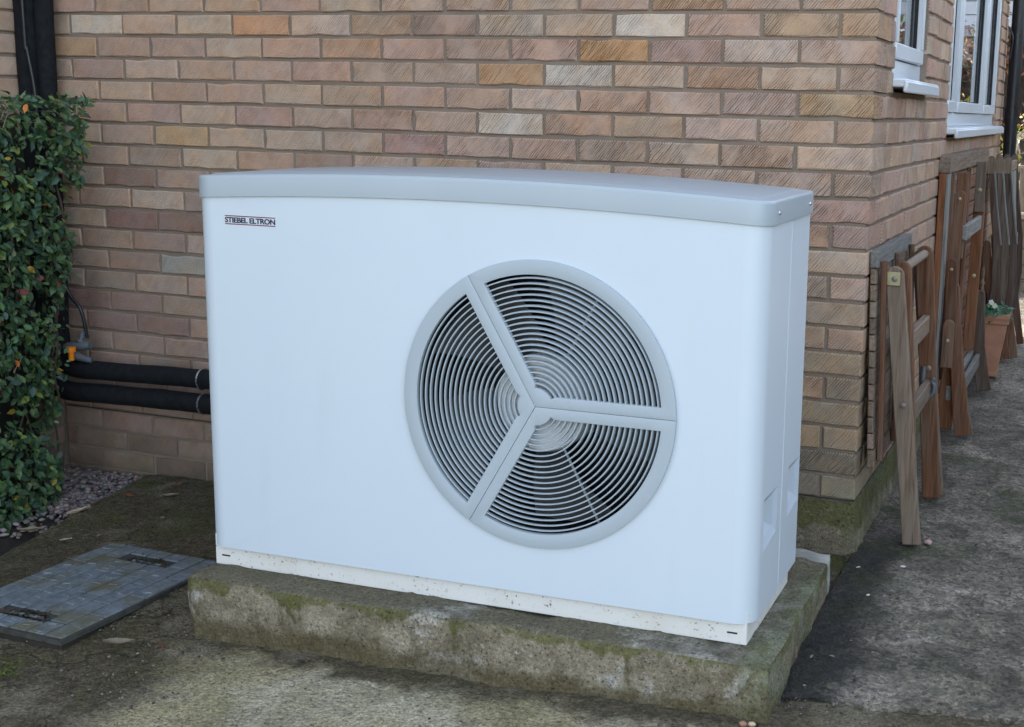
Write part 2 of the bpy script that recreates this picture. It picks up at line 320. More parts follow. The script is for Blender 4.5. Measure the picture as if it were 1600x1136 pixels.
def zy(x, y):
    z = gz(x, y) + rough(x, y) - .004
    return z
sheet('concrete_yard', xs_, np.clip(ys_, None, -.001), zy, M['yard'], warp_yard)
# front part of the yard to the right of the plinth, below the joint
def warp_fr(X, Y):
    t = (Y + 9)/9.0          # 0..1 from far front to the joint
    return X, -9 + t*(jointY(X) + 9)
tt = np.concatenate([np.linspace(0, .75, 12)[:-1], np.linspace(.75, .86, 10)[:-1], np.linspace(.86, 1, 110)])
sheet('concrete_yard', np.concatenate([np.arange(0.002, .9, .011), np.arange(.9, 6, .3)]), -9 + 9*tt, zy, M['yard'], warp_fr)
def zp(x, y): return gz(x, y) + rough(x, y, 1.5) + .006*vnoise(x, y, 45, 6) + .006
def warp_path(X, Y):
    t = (Y + 1)/1.0; jy = jointY(X) + .003
    return X, np.where(Y < 0, jy + (0-jy)*np.clip(t, 0, 1), Y)
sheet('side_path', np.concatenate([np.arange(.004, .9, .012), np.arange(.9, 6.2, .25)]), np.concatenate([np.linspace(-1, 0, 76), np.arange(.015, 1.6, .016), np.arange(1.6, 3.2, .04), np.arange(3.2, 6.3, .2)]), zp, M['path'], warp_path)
# bed in the corner
sheet('planting_bed', np.linspace(-2.93, -2.2, 30), np.linspace(-3, -.001, 90), lambda x, y: gz(x, y) - .036 + .02*vnoise(x, y, 9, 3) + .012*vnoise(x, y, 30, 4), M['soil'], lambda X, Y: (np.minimum(X, -2.50 - .171*(Y+.088) + .0*X) , Y), .02)

# ------------------------------------------------------------------ brick house
house = empty('brick_house', (0, 0, 0), 0, 'buff brick house with white windows, corner behind the white heat pump', 'house')
CH = .0736; Z0 = .15; BL = .215; MJ = .010; MOD = .225
def jit(a): return random.uniform(-a, a)
def brick_mesh(L, D, H, j=.0016, bev=.0035):
    nL = max(2, round(L/.055)); per = [(-L/2 + L*k/nL, 0) for k in range(nL)] + [(L/2, 0), (L/2, H/2)] + [(L/2 - L*k/nL, H) for k in range(nL)] + [(-L/2, H), (-L/2, H/2)]
    chip = random.randrange(len(per)) if random.random() < .6 else -1; V = []; n = len(per); A = []
    for k, (x, z) in enumerate(per):
        dx, dz = jit(j*.6), jit(j*.55); q = .0035 if k == chip else 0
        x2, z2 = x + dx - math.copysign(q, x), z + dz - (q if z > H/2 else -q); A.append((x2, z2))
    for k, (x, z) in enumerate(A):
        b = bev*random.uniform(.6, 1.3); sx = 0 if abs(abs(per[k][0])-L/2) > 1e-6 else math.copysign(1, x); sz = 0 if abs(per[k][1]-H/2) < 1e-6 else math.copysign(1, per[k][1]-H/2)
        V.append((x - sx*b, jit(.0008), z - sz*b))
    V += [(x, bev*random.uniform(.7, 1.3), z) for x, z in A] + [(x, D, z) for x, z in A]
    F = [tuple(range(n))] + [(l*n+k, l*n+n+k, l*n+n+(k+1) % n, l*n+(k+1) % n) for l in (0, 1) for k in range(n)]
    me = bpy.data.meshes.new('brick'); me.from_pydata(V, [], F); me.update(); bm = bmesh.new(); bm.from_mesh(me); bmesh.ops.recalc_face_normals(bm, faces=bm.faces); bm.to_mesh(me); bm.free(); me.materials.append(M['brick']); return me
H_ = CH - MJ
MESH = {}
def bmesh_var(L, D=.09):
    key = (round(L, 3), round(D, 3))
    if key not in MESH: MESH[key] = [brick_mesh(L, D, H_, .0012 + .0007*(k % 3), .003+.001*(k % 2)) for k in range(14)]
    return random.choice(MESH[key])
PAL = [((.435, .322, .245), 6), ((.45, .338, .262), 5), ((.425, .302, .222), 5), ((.475, .378, .300), 1.8), ((.435, .292, .195), 1.1), ((.40, .290, .224), 3), ((.425, .298, .238), 3)]
PAL_DARK = [((.33, .240, .193), 4), ((.28, .195, .163), 2), ((.38, .285, .225), 4), ((.35, .258, .208), 4), ((.43, .345, .28), 1)]  # lower left bricks: shade and damp both put into the brick colour
PAL_LICHEN = [((.33, .262, .182), 4), ((.37, .285, .20), 3), ((.39, .275, .190), 3), ((.28, .235, .17), 3)]
def pick(p):
    c = random.choices([a for a, _ in p], [b for _, b in p])[0]; k = random.uniform(.93, 1.07)
    return tuple(v*k*random.uniform(.97, 1.03) for v in c) + (1,)
SPEC = {(18, -2.02): (.50, .29, .175), (17, -.78): (.45, .28, .155), (16, -1.12): (.45, .29, .175), (18, -.67): (.56, .48, .40), (16, -.895): (.56, .48, .40), (14, -1.12): (.55, .47, .39), (18, -2.69): (.54, .46, .38), (15, -.11): (.43, .31, .20),
        (13, -2.36): (.45, .32, .20), (11, -2.58): (.27, .190, .155), (9, -2.58): (.28, .180, .15), (8, -2.36): (.44, .38, .32), (6, -2.36): (.42, .37, .31), (7, -2.36): (.36, .33, .28), (10, -2.1): (.33, .29, .23), (5, -2.1): (.40, .32, .26)}
stuff = {'V': [], 'F': [], 'C': [], 'B': []}
def put(parent, x, z, L, rot, loc, n, D=.09, solo=True, pal=None):
    """one brick; x along the wall, loc(x) gives the world xy of the face centre"""
    me = bmesh_var(L, D); P = loc(x); co = None
    for (sn, sx), c in SPEC.items():
        if sn == n and rot == 0 and abs(sx - x) < .06: co = c + (1,)
    if co is None: co = pick(pal or PAL)
    Mx = Matrix.Translation((P[0], P[1], z)) @ Matrix.Rotation(rot, 4, 'Z') @ Matrix.Rotation(R(jit(.35)), 4, 'Y') @ Matrix.Translation((0, jit(.0016), jit(.0012)))
    if solo:
        o = bpy.data.objects.new('brick', me); COL.objects.link(o); o.parent = parent; o.matrix_world = Mx; o.color = co
    else:
        b = len(stuff['V']); off = Vector((random.uniform(0, 50), random.uniform(0, 50), random.uniform(0, 50)))
        for v in me.vertices: stuff['V'].append(Mx @ v.co); stuff['B'].append(v.co + off); stuff['C'].append(co)
        for p in me.polygons: stuff['F'].append([b+i for i in p.vertices])
def flush_stuff(parent, name):
    global stuff
    if not stuff['V']: return
    o = pydata(name, stuff['V'], stuff['F'], M['brick_stuff'], parent); me = o.data
    a = me.attributes.new('Col', 'FLOAT_COLOR', 'POINT'); a.data.foreach_set('color', np.array(stuff['C'], np.float32).ravel())
    b = me.attributes.new('bco', 'FLOAT_VECTOR', 'POINT'); b.data.foreach_set('vector', np.array([tuple(v) for v in stuff['B']], np.float32).ravel())
    o['kind'] = 'stuff'; stuff = {'V': [], 'F': [], 'C': [], 'B': []}
# cores carry the mortar
front = box('front_wall', -2.93, -.007, .0070, .0995, -.45, 2.35, M['mortar'], house)
side = None
bm = bmesh.new()
W1 = (.30, .985, 1.338); W2 = (1.655, 3.86, 1.185); YE = 4.25
for (a, b, c, d) in ((.1, YE, -.45, W2[2]), (.1, W1[0], W2[2], 2.35), (W1[0], W1[1], W2[2], W1[2]), (W1[1], W2[0], W2[2], 2.35), (W2[1], YE, W2[2], 2.35)):
    add_box(bm, -.11, -.0070, a, b, c, d)
side = obj('side_wall', bm, M['mortar'], house)
wing = box('wing_wall', -3.4, -2.9370, -2.6, .6, -.45, 2.35, M['mortar'], house)
PL = lambda x: (x, 0.); 
nb = 0
for n in range(-4, 29):
    z = Z0 + n*CH + MJ/2; even = n % 2 == 0
    # ---- front face
    xs = [(-.1025/2, .1025)] if even else [(-BL/2, BL)]
    x = -(.1025 if even else BL) - MJ
    if n < 0: xs = []; x = -.86 - (0 if even else .11)
    while x - BL > -2.93: xs.append((x - BL/2, BL)); x -= MOD
    if x - .04 > -2.93: xs.append(((x - 2.9285)/2, x + 2.9285))
    for k, (xc, L) in enumerate(xs):
        corner = k == 0 and n >= 0
        vis = n <= 20 and n >= -3 and (n >= 11 or xc < -1.95 or xc > -.42)
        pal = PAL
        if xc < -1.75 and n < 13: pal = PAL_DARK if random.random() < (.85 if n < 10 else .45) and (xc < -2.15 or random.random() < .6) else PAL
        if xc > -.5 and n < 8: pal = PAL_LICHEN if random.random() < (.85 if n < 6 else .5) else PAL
        D = .09 if not corner else (BL if even else .1025)
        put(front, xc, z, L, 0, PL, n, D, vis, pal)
    # ---- side face (x runs along +Y; face towards +X)
    if n >= 0:
        ys = []; y = (BL if even else .1025) + MJ
        while y < YE - .02:
            L = min(BL, YE - y); ys.append((y + L/2, L)); y += MOD
        for yc, L in ys:
            a, b = yc - L/2, yc + L/2; segs = [(a, b)]
            for (w0, w1, wz) in (W1, W2):
                if z + H_ > wz:
                    ns = []
                    for (p, q) in segs:
                        if q <= w0 or p >= w1: ns.append((p, q)); continue
                        if p < w0 - .02: ns.append((p, w0))
                        if q > w1 + .02: ns.append((w1, q))
                    segs = ns
            for (p, q) in segs:
                solo = q < 1.15 and n <= 20 and (q-p) > .05
                pal = PAL if n > 5 or random.random() < .5 else PAL_LICHEN
                put(side, (p+q)/2, z, q-p, R(90), lambda t: (0., t), n, .09, solo, pal)
    # ---- wing face (towards +X), hedge grows in front
    y = -.002 - (0 if even else .11)
    while y > -1.9:
        a = y - BL; vis = -3 <= n <= 20 and y > -.50 and (n > 14 or n < 2 and y > -.3)
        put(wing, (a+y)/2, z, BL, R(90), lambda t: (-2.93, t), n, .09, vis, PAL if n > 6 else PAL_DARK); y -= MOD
flush_stuff(front, 'brickwork')
# footing: rough rendered band under the damp course near the corner
def rough_band(name, pts, z0, z1, parent, mat):
    """strip following pts (xy polyline) with uneven face"""
    V = []; F = []; nz_ = 9; cols = []
    P = [Vector((*p, 0)) for p in pts]; samples = []
    for a, b in zip(P, P[1:]):
        k = max(2, int((b-a).length/.02)); nrm = Vector(((b-a).y, -(b-a).x, 0)).normalized()
        for i in range(k + (b is P[-1])): samples.append((a + (b-a)*(i/k), nrm))
    for p, nrm in samples:
        for j in range(nz_):
            z = z0 + (z1-z0)*j/(nz_-1)
            d = .004*(j == nz_-1)*-1 + .007*mnoise.noise(Vector((p.x*14, p.y*14, z*14))) + .004*mnoise.noise(Vector((p.x*50, p.y*50, z*50)))
            V.append(p + nrm*d + Vector((0, 0, z + (.004*mnoise.noise(p*9) if j == nz_-1 else 0))))
        q = V[-1] - nrm*.03; V.append(q)
    m = nz_ + 1
    for i in range(len(samples)-1):
        for j in range(m-1): F.append((i*m+j, (i+1)*m+j, (i+1)*m+j+1, i*m+j+1))
    return pydata(name, V, F, mat, parent, 60)
rough_band('footing', [(-.86, -.008), (.006, -.008), (.008, .004), (.010, 4.25)], -.10, Z0 - .002, house, M['plinth'])
bm = bmesh.new(); add_box(bm, -2.925, -.003, .0025, .012, Z0 - .001, Z0 + .0020); add_box(bm, -.012, -.001, .012, 4.2, Z0 - .0015, Z0 + .003)
obj('damp_course', bm, m_plain('damp_course', (.05, .042, .035), .9), house)
# upper storey, roof and the rest of the volume (out of the picture, they give the shade)
s = NB('brick_upper'); bt = s.n('ShaderNodeTexBrick', {'Vector': s.map(s.pos(), rot=(R(90), 0, 0)), 'Color1': (.38, .28, .21), 'Color2': (.33, .24, .18), 'Mortar': (.22, .2, .17), 'Scale': 1., 'Mortar Size': .01, 'Brick Width': .225, 'Row Height': .0736}); M['upper'] = s.done(bt.outputs[0], .95)
bm = bmesh.new(); add_box(bm, -9, -.003, .003, YE, 2.36, 5.1); add_box(bm, -9, -2.932, -2.6, -.001, 2.36, 5.1); add_box(bm, -9, -3.41, -2.6, YE, -.45, 2.355)
obj('upper_wall', bm, M['upper'], house)
pydata('roof', [(-9.3, -3.0, 5.0), (.35, -.35, 5.0), (.35, 4.6, 5.0), (-9.3, 4.6, 5.0), (.35, 2.1, 6.6), (-9.3, 2.1, 6.6), (-9.3, -.35, 5.0), (-2.6, -.35, 5.0), (-2.6, -3, 5.0)],
       [(6, 1, 4, 5), (2, 3, 5, 4), (1, 2, 4), (3, 6, 5), (0, 8, 7, 6), (6, 7, 1, 2, 3)], m_plain('roof_tile', (.12, .075, .055), .9), house)
# interior of the rooms behind the glass
box('room', -2.0, -.36, .25, 4.1, .8, 2.34, m_plain('room_dark', (.05, .048, .045), .9), house)

# ---- windows
def window(y0, y1, z0, z1, xg, lights, sill_y, sill_h):
    wn = bpy.data.objects.new('window', None); COL.objects.link(wn); wn.parent = house; wn.empty_display_size = .1
    fx0, fx1 = xg - .05, xg + .012
    def bar(nm, a, b, c, d, e=0.): box(nm, fx0, fx1+e, a, b, c, d, M['upvc'], wn, .004, 2, 40)
    fwid = .055
    bar('frame', y0, y1, z0, z0+fwid); bar('frame', y0, y1, z1-fwid, z1)
    bar('frame', y0, y0+fwid, z0+fwid+.001, z1-fwid-.001); bar('frame', y1-fwid, y1, z0+fwid+.001, z1-fwid-.001)
    ed = [y0+fwid] + lights + [y1-fwid]
    for i in range(len(ed)-1):
        a, b = ed[i], ed[i+1]
        if i > 0: bar('mullion', a-.028, a+.028, z0+fwid+.001, z1-fwid-.001); a += .029
        if i < len(ed)-2: b -= .029
        c, d = z0+fwid+.001, z1-fwid-.001; e = .016; t = .048; op = (len(lights) == 2 and i == 1)
        sash = bpy.data.objects.new('sash', None); sash.parent = wn; COL.objects.link(sash); sash.empty_display_size = .05
        M0 = Matrix.Translation((xg, b if op else a, 0)) @ Matrix.Rotation(R(0), 4, 'Z') @ Matrix.Translation((-xg, -(b if op else a), 0))
        bm = bmesh.new()
        for q in ((a+.002, b-.002, c+.002, c+t), (a+.002, b-.002, d-t, d-.002), (a+.002, a+t, c+t+.001, d-t-.001), (b-t, b-.002, c+t+.001, d-t-.001)): add_box(bm, xg-.03, xg+.012+e, q[0], q[1], q[2], q[3], .003)
        fr = obj('sash_frame', bm, M['upvc'], sash, 40)
        bm = bmesh.new()
        for q in ((a+t, b-t, c+t, c+t+.006), (a+t, b-t, d-t-.006, d-t), (a+t, a+t+.006, c+t+.006, d-t-.006), (b-t-.006, b-t, c+t+.006, d-t-.006)): add_box(bm, xg-.004, xg+.010, q[0], q[1], q[2], q[3])
        gk = obj('gasket', bm, M['rubber'], sash)
        pn = box('pane', xg-.024, xg-.002, a+t-.004, b-t+.004, c+t-.004, d-t+.004, M['glass'], sash)
        for o in (fr, gk, pn): o.matrix_world = M0
    bm = bmesh.new(); add_box(bm, fx0, .040, sill_y[0], sill_y[1], z0-.030, z0-.006, .004); add_box(bm, fx0, xg+.020, y0, y1, z0-.0055, z0-.001)
    add_box(bm, .030, .044, sill_y[0]-.002, sill_y[1]+.002, z0-.046, z0-.012, .004)
    obj('sill', bm, M['upvc'], wn, 40)
    # mastic line against the near jamb
    bm = bmesh.new(); zz = z0
    while zz < 2.2:
        h = random.uniform(.02, .06); add_box(bm, xg-.01, -.004+jit(.003), y0-.010, y0+.006+jit(.003), zz, zz+h-.0005); zz += h
    obj('mastic', bm, m_plain('mastic_white', (.62, .62, .62), .7), wn)
    return wn
s = NB('glass'); s.done((.9, .93, .95), .0); s.b.inputs['IOR'].default_value = 1.52; s.b.inputs['Transmission Weight'].default_value = 1.; M['glass'] = s.m
window(W1[0], W1[1], W1[2]+.045, 2.36, -.035, [], (W1[0]-.012, W1[1]+.02), 0)
window(W2[0], W2[1], W2[2]+.045, 2.36, -.035, [2.02, 3.15], (W2[0]-.012, W2[1]+.02), 0)

# ------------------------------------------------------------------ concrete plinth under the unit
def rough_block(name, x0, x1, y0, y1, z0, z1, mat, step=.014, amp=.0055, rnd=.007, parent=None):
    def ax(a, b): k = max(2, int((b-a)/step)); return np.linspace(a, b, k+1)
    bm = bmesh.new(); cache = {}
    def vert(x, y, z):
        k = (round(x, 5), round(y, 5), round(z, 5))
        if k not in cache:
            p = Vector((x, y, z)); q = Vector((min(max(x, x0+rnd), x1-rnd), min(max(y, y0+rnd), y1-rnd), min(z, z1-rnd)))
            d = p - q; rr = rnd*(.8+.9*mnoise.noise(p*7)); 
            if d.length > 1e-6 and sum(abs(c) > 1e-6 for c in d) > 1: p = q + d.normalized()*min(d.length, max(rr, .003)) if d.length > rr else p
            nn = (p-q).normalized() if d.length > 1e-6 else Vector((0, 0, 1))
            p += nn*(amp*1.6*mnoise.noise(p*5.) + amp*mnoise.noise(p*22) + amp*.6*mnoise.noise(p*65))
            cache[k] = bm.verts.new(p)
        return cache[k]
    X, Y, Z = ax(x0, x1), ax(y0, y1), ax(z0, z1)
    def face(a, b, c, d):
        try: bm.faces.new((a, b, c, d))
        except ValueError: pass
    for i in range(len(X)-1):
        for j in range(len(Y)-1): face(vert(X[i], Y[j], z1), vert(X[i+1], Y[j], z1), vert(X[i+1], Y[j+1], z1), vert(X[i], Y[j+1], z1))
        for k in range(len(Z)-1):
            face(vert(X[i], y0, Z[k]), vert(X[i+1], y0, Z[k]), vert(X[i+1], y0, Z[k+1]), vert(X[i], y0, Z[k+1])); face(vert(X[i], y1, Z[k]), vert(X[i+1], y1, Z[k]), vert(X[i+1], y1, Z[k+1]), vert(X[i], y1, Z[k+1]))
    for j in range(len(Y)-1):
        for k in range(len(Z)-1):
            face(vert(x0, Y[j], Z[k]), vert(x0, Y[j+1], Z[k]), vert(x0, Y[j+1], Z[k+1]), vert(x0, Y[j], Z[k+1])); face(vert(x1, Y[j], Z[k]), vert(x1, Y[j+1], Z[k]), vert(x1, Y[j+1], Z[k+1]), vert(x1, Y[j], Z[k+1]))
    return obj(name, bm, mat, parent, 60)
PZ = .0775
pl = rough_block('concrete_plinth', -1.49, .018, -1.05, -.33, -.13, PZ, M['plinth'])
pl.rotation_euler[2] = R(1.6); pl.location = (-.028, .012, 0)
tag(pl, 'mossy weathered concrete plinth under the white heat pump', 'plinth')
kb = rough_block('kerb_block', -.50, -.002, -.335, -.285, -.12, .089, m_plain('pale_concrete', (.34, .34, .31), .9, 0, .7, 16, .7), .014, .003, .006)
tag(kb, 'pale concrete edging block behind the mossy plinth', 'kerb block')

# ------------------------------------------------------------------ heat pump
TH = math.atan2(.030, 1.455)
hp = empty('heat_pump', (-1.500, -.985, PZ), TH, 'white air source heat pump with round grey fan grille on a concrete plinth', 'heat pump')
W_, D_, RC = 1.457, .452, .052; ZB = .054; ZL = .952; YS = .243
ARC = lambda x: .023*(1 - ((x - W_/2)/(W_/2))**2)
FC = (.926, .512); FR = .340
# base frame
bm = bmesh.new(); add_box(bm, .014, W_-.016, .012, D_-.02, .001, ZB+.03, .002); bfr = obj('base_frame', bm, M['white_base'], hp)
bm = bmesh.new()
for x in (.035, W_-.062): add_box(bm, x, x+.024, .0105, .0130, .026, .0295)
obj('slot', bm, M['dark'], bfr)
# front shell: rounded corners + front with round hole + right side with handle pocket
def star_fill(bm, inner, outer_fn, to3d, c):
    """quads between loop inner (2d) and the outer boundary hit from centre c"""
    a = [bm.verts.new(to3d(*p)) for p in inner]; b = [bm.verts.new(to3d(*outer_fn(p))) for p in inner]; n = len(a)
    for i in range(n): bm.faces.new((a[i], a[(i+1) % n], b[(i+1) % n], b[i]))
    return a, b
def rect_hit(c, x0, x1, z0, z1):
    def f(p):
        dx, dz = p[0]-c[0], p[1]-c[1]; t = 1e9
        if dx > 1e-9: t = min(t, (x1-c[0])/dx)
        if dx < -1e-9: t = min(t, (x0-c[0])/dx)
        if dz > 1e-9: t = min(t, (z1-c[1])/dz)
        if dz < -1e-9: t = min(t, (z0-c[1])/dz)
        return (c[0]+dx*t, c[1]+dz*t)
    return f
def angles_with_corners(c, x0, x1, z0, z1, n=144):
    A = [2*math.pi*i/n for i in range(n)] + [math.atan2(z-c[1], x-c[0]) % (2*math.pi) for x in (x0, x1) for z in (z0, z1)]
    return sorted(A)
ZT = ZL + .045
bm = bmesh.new(); hr = .322
ang = angles_with_corners(FC, RC, W_-RC, ZB, ZT)
inner = [(FC[0]+hr*math.cos(a), FC[1]+hr*math.sin(a)) for a in ang]
a_, _ = star_fill(bm, inner, rect_hit(FC, RC, W_-RC, ZB, ZT), lambda x, z: (x, 0, z), FC)
n = len(a_); back_ = [bm.verts.new(v.co + Vector((0, .05, 0))) for v in a_]
for i in range(n): bm.faces.new((a_[i], back_[i], back_[(i+1) % n], a_[(i+1) % n]))
for sgn, x_c in ((-1, RC), (1, W_-RC)):
    prev = None
    for i in range(15):
        t = math.pi/2*i/14; x = x_c + sgn*RC*math.sin(t); y = RC - RC*math.cos(t)
        cur = (bm.verts.new((x, y, ZB)), bm.verts.new((x, y, ZT)))
        if prev: bm.faces.new((prev[0], cur[0], cur[1], prev[1]))
        prev = cur
def pocket(bm, x, ya, yb, za, zb, Y0, Y1, Zb, Zt, depth=.020):
    oc = [(Y0, Zb), (Y1, Zb), (Y1, Zt), (Y0, Zt)]; ic = [(ya, za), (yb, za+.012), (yb, zb-.004), (ya, zb)]
    mc = [(ya+.014, za+.020), (yb-.010, za+.028), (yb-.010, zb-.020), (ya+.014, zb-.018)]
    O = [bm.verts.new((x, *p)) for p in oc]; I = [bm.verts.new((x, *p)) for p in ic]
    for i in range(4): bm.faces.new((O[i], O[(i+1) % 4], I[(i+1) % 4], I[i]))
    b2 = bmesh.new(); I = [b2.verts.new((x, *p)) for p in ic]; K = [b2.verts.new((x-.009, *p)) for p in mc]
    for i in range(4): b2.faces.new((I[i], I[(i+1) % 4], K[(i+1) % 4], K[i]))
    ap = b2.verts.new((x-depth-.022, ya+(yb-ya)*.36, (za+zb)/2+.005))
    for i in range(4): b2.faces.new((K[i], K[(i+1) % 4], ap))
    obj('handle_recess', b2, M['pocket'], hp)
M['pocket'] = m_paint('recess_paint', (.40, .46, .51), .5, 0, 0)
pocket(bm, W_, .066, .200, .205, .332, RC, YS, ZB, ZT)
v = [bm.verts.new(q) for q in ((0, RC, ZB), (0, YS, ZB), (0, YS, ZT), (0, RC, ZT))]; bm.faces.new(v)
# returned edges at the seams and the bottom
for x in (0, W_):
    xi = x + (.012 if x == 0 else -.012); v = [bm.verts.new(q) for q in ((x, YS, ZB), (xi, YS+.001, ZB), (xi, YS+.001, ZT), (x, YS, ZT))]; bm.faces.new(v)
bmesh.ops.remove_doubles(bm, verts=bm.verts, dist=.00005)
fp = obj('front_panel', bm, M['white'], hp, 20)
bm = bmesh.new(); add_box(bm, .026, W_-.026, .018, YS, ZB+.0005, ZB+.004); obj('panel_return', bm, M['white_base'], hp)
# rear shell
bm = bmesh.new(); xi = .0022
pocket(bm, W_-xi, .325, D_-.008, .212, .340, YS+.004, D_, ZB, ZT)
for q in (((xi, YS+.004, ZB), (xi, D_, ZB), (xi, D_, ZT), (xi, YS+.004, ZT)), ((xi, D_, ZB), (W_-xi, D_, ZB), (W_-xi, D_, ZT), (xi, D_, ZT)),
          ((W_-xi, YS+.004, ZB), (W_-.016, YS+.006, ZB), (W_-.016, YS+.006, ZT), (W_-xi, YS+.004, ZT)), ((xi, YS+.004, ZB), (.016, YS+.006, ZB), (.016, YS+.006, ZT), (xi, YS+.004, ZT))): bm.faces.new([bm.verts.new(p) for p in q])
bmesh.ops.remove_doubles(bm, verts=bm.verts, dist=.00005)
rear = obj('rear_panel', bm, M['white'], hp)
for x in (-.0012, W_-.0006): box('seam_trim', x, x+.0018, YS-.0012, YS+.0014, ZB, ZL+.01, M['white'], hp, .0005)
for x in (.0010, W_-.0022): box('seam_gap', x, x+.0012, YS+.0015, YS+.0040, ZB, ZL+.01, M['seam'], hp)
# lid
def outline(ins, ox=.006, oyf=.006, oyb=.008, rf=RC+.006, rb=.02, N=56):
    x0, x1 = -ox+ins, W_+ox-ins; y0, y1 = -oyf+ins, D_+oyb-ins; rf = max(rf-ins, .004); rb = max(rb-ins, .003)
    us = sorted(set([1-math.cos(math.pi/2*i/10) for i in range(11)])); xs = [x0+rf*u for u in us] + list(np.linspace(x0+rf, x1-rf, N)[1:-1]) + [x1-rf*u for u in us[::-1]]
    fr_, bk_ = [], []
    for x in xs:
        dl = min(x-x0, x1-x); yf = y0 + (rf - math.sqrt(max(rf*rf-(rf-dl)**2, 0)) if dl < rf else 0); yb = y1 - (rb - math.sqrt(max(rb*rb-(rb-dl)**2, 0)) if dl < rb else 0)
        fr_.append((x, yf)); bk_.append((x, yb))
    return fr_, bk_
bm = bmesh.new(); loops = []
for ins, dz in ((.004, .0), (0, .0008), (0, .046), (.0012, .0505), (.004, .0535), (.009, .0545), (.030, .0548), (.033, .0560), (.040, .0575)):
    f_, b_ = outline(ins); loops.append(([bm.verts.new((x, y, ZL+dz+ARC(min(max(x, 0), W_)))) for x, y in f_], [bm.verts.new((x, y, ZL+dz+ARC(min(max(x, 0), W_)))) for x, y in b_]))
for (f0, b0), (f1, b1) in zip(loops, loops[1:]):
    L0 = f0 + b0[::-1]; L1 = f1 + b1[::-1]; k = len(L0)
    for i in range(k): bm.faces.new((L0[i], L0[(i+1) % k], L1[(i+1) % k], L1[i]))
f_, b_ = loops[-1]
for i in range(len(f_)-1): bm.faces.new((f_[i], f_[i+1], b_[i+1], b_[i]))
f_, b_ = loops[0]
for i in range(len(f_)-1): bm.faces.new((f_[i], b_[i], b_[i+1], f_[i+1]))
bmesh.ops.remove_doubles(bm, verts=bm.verts, dist=.00002)
lid = obj('lid', bm, M['grey'], hp, 32)
for y in (.080, .405):
    bm = bmesh.new(); add_tube(bm, [(W_+.0055, y, ZL+.025), (W_+.0085, y, ZL+.025)], [.0055, .004], 10); sc_ = obj('screw', bm, M['steel'], lid)
    bm = bmesh.new(); add_tube(bm, [(W_+.0084, y, ZL+.0235), (W_+.0089, y, ZL+.0235)], .0024, 6); obj('screw_slot', bm, M['dark'], lid)
# fan behind the grille
shroud = bpy.data.meshes.new('shroud'); bm = bmesh.new()
rg = [[bm.verts.new((FC[0]+r*math.cos(2*math.pi*k/64), y, FC[1]+r*math.sin(2*math.pi*k/64))) for k in range(64)] for r, y in ((.321, .012), (.318, .10), (.318, .21))]
for a, b in zip(rg, rg[1:]):
    for k in range(64): bm.faces.new((a[k], a[(k+1) % 64], b[(k+1) % 64], b[k]))
bm.faces.new(rg[-1]); obj('fan_shroud', bm, M['dark'], hp, 40)
fan = bpy.data.objects.new('fan', None); COL.objects.link(fan); fan.parent = hp; fan.location = (FC[0], .075, FC[1]); fan.empty_display_size = .1
bm = bmesh.new(); prof = [(.0, -.052), (.088, -.051), (.112, -.047), (.118, -.036), (.118, .05)]
rs = [[bm.verts.new((r*math.cos(2*math.pi*k/48), y, r*math.sin(2*math.pi*k/48))) for k in range(48)] for r, y in prof[1:]]
for a, b in zip(rs, rs[1:]):
    for k in range(48): bm.faces.new((a[k], a[(k+1) % 48], b[(k+1) % 48], b[k]))
bm.faces.new(rs[0]); obj('hub', bm, M['fanhub'], fan, 40)
bm = bmesh.new()
for i in range(9):
    for j in range(8):
        pass
V = []; F = []
for i in range(10):
    r = .10 + .205*i/9
    for j in range(8): 
        t = R(-22 + 46*j/7 + 14*i/9); y = .045 - .075*j/7 + .012*math.sin(math.pi*j/7); V.append((r*math.cos(t), y, r*math.sin(t)))
for i in range(9):
    for j in range(7): F.append((i*8+j, (i+1)*8+j, (i+1)*8+j+1, i*8+j+1))
blademe = bpy.data.meshes.new('blade'); blademe.from_pydata(V, [], F); blademe.materials.append(m_plain('blade_grey', (.07, .072, .075), .5)); sharp(blademe, 60)
for k in range(5):
    b = link('blade', blademe, None, fan); b.rotation_euler[1] = R(72*k+20)
for a in (62, -62):
    bm = bmesh.new(); add_tube(bm, [(.10*math.cos(R(a)), -.040, .10*math.sin(R(a))), (.315*math.cos(R(a)), -.040, .315*math.sin(R(a)))], .0032, 8); obj('support_rod', bm, M['grille'], fan)
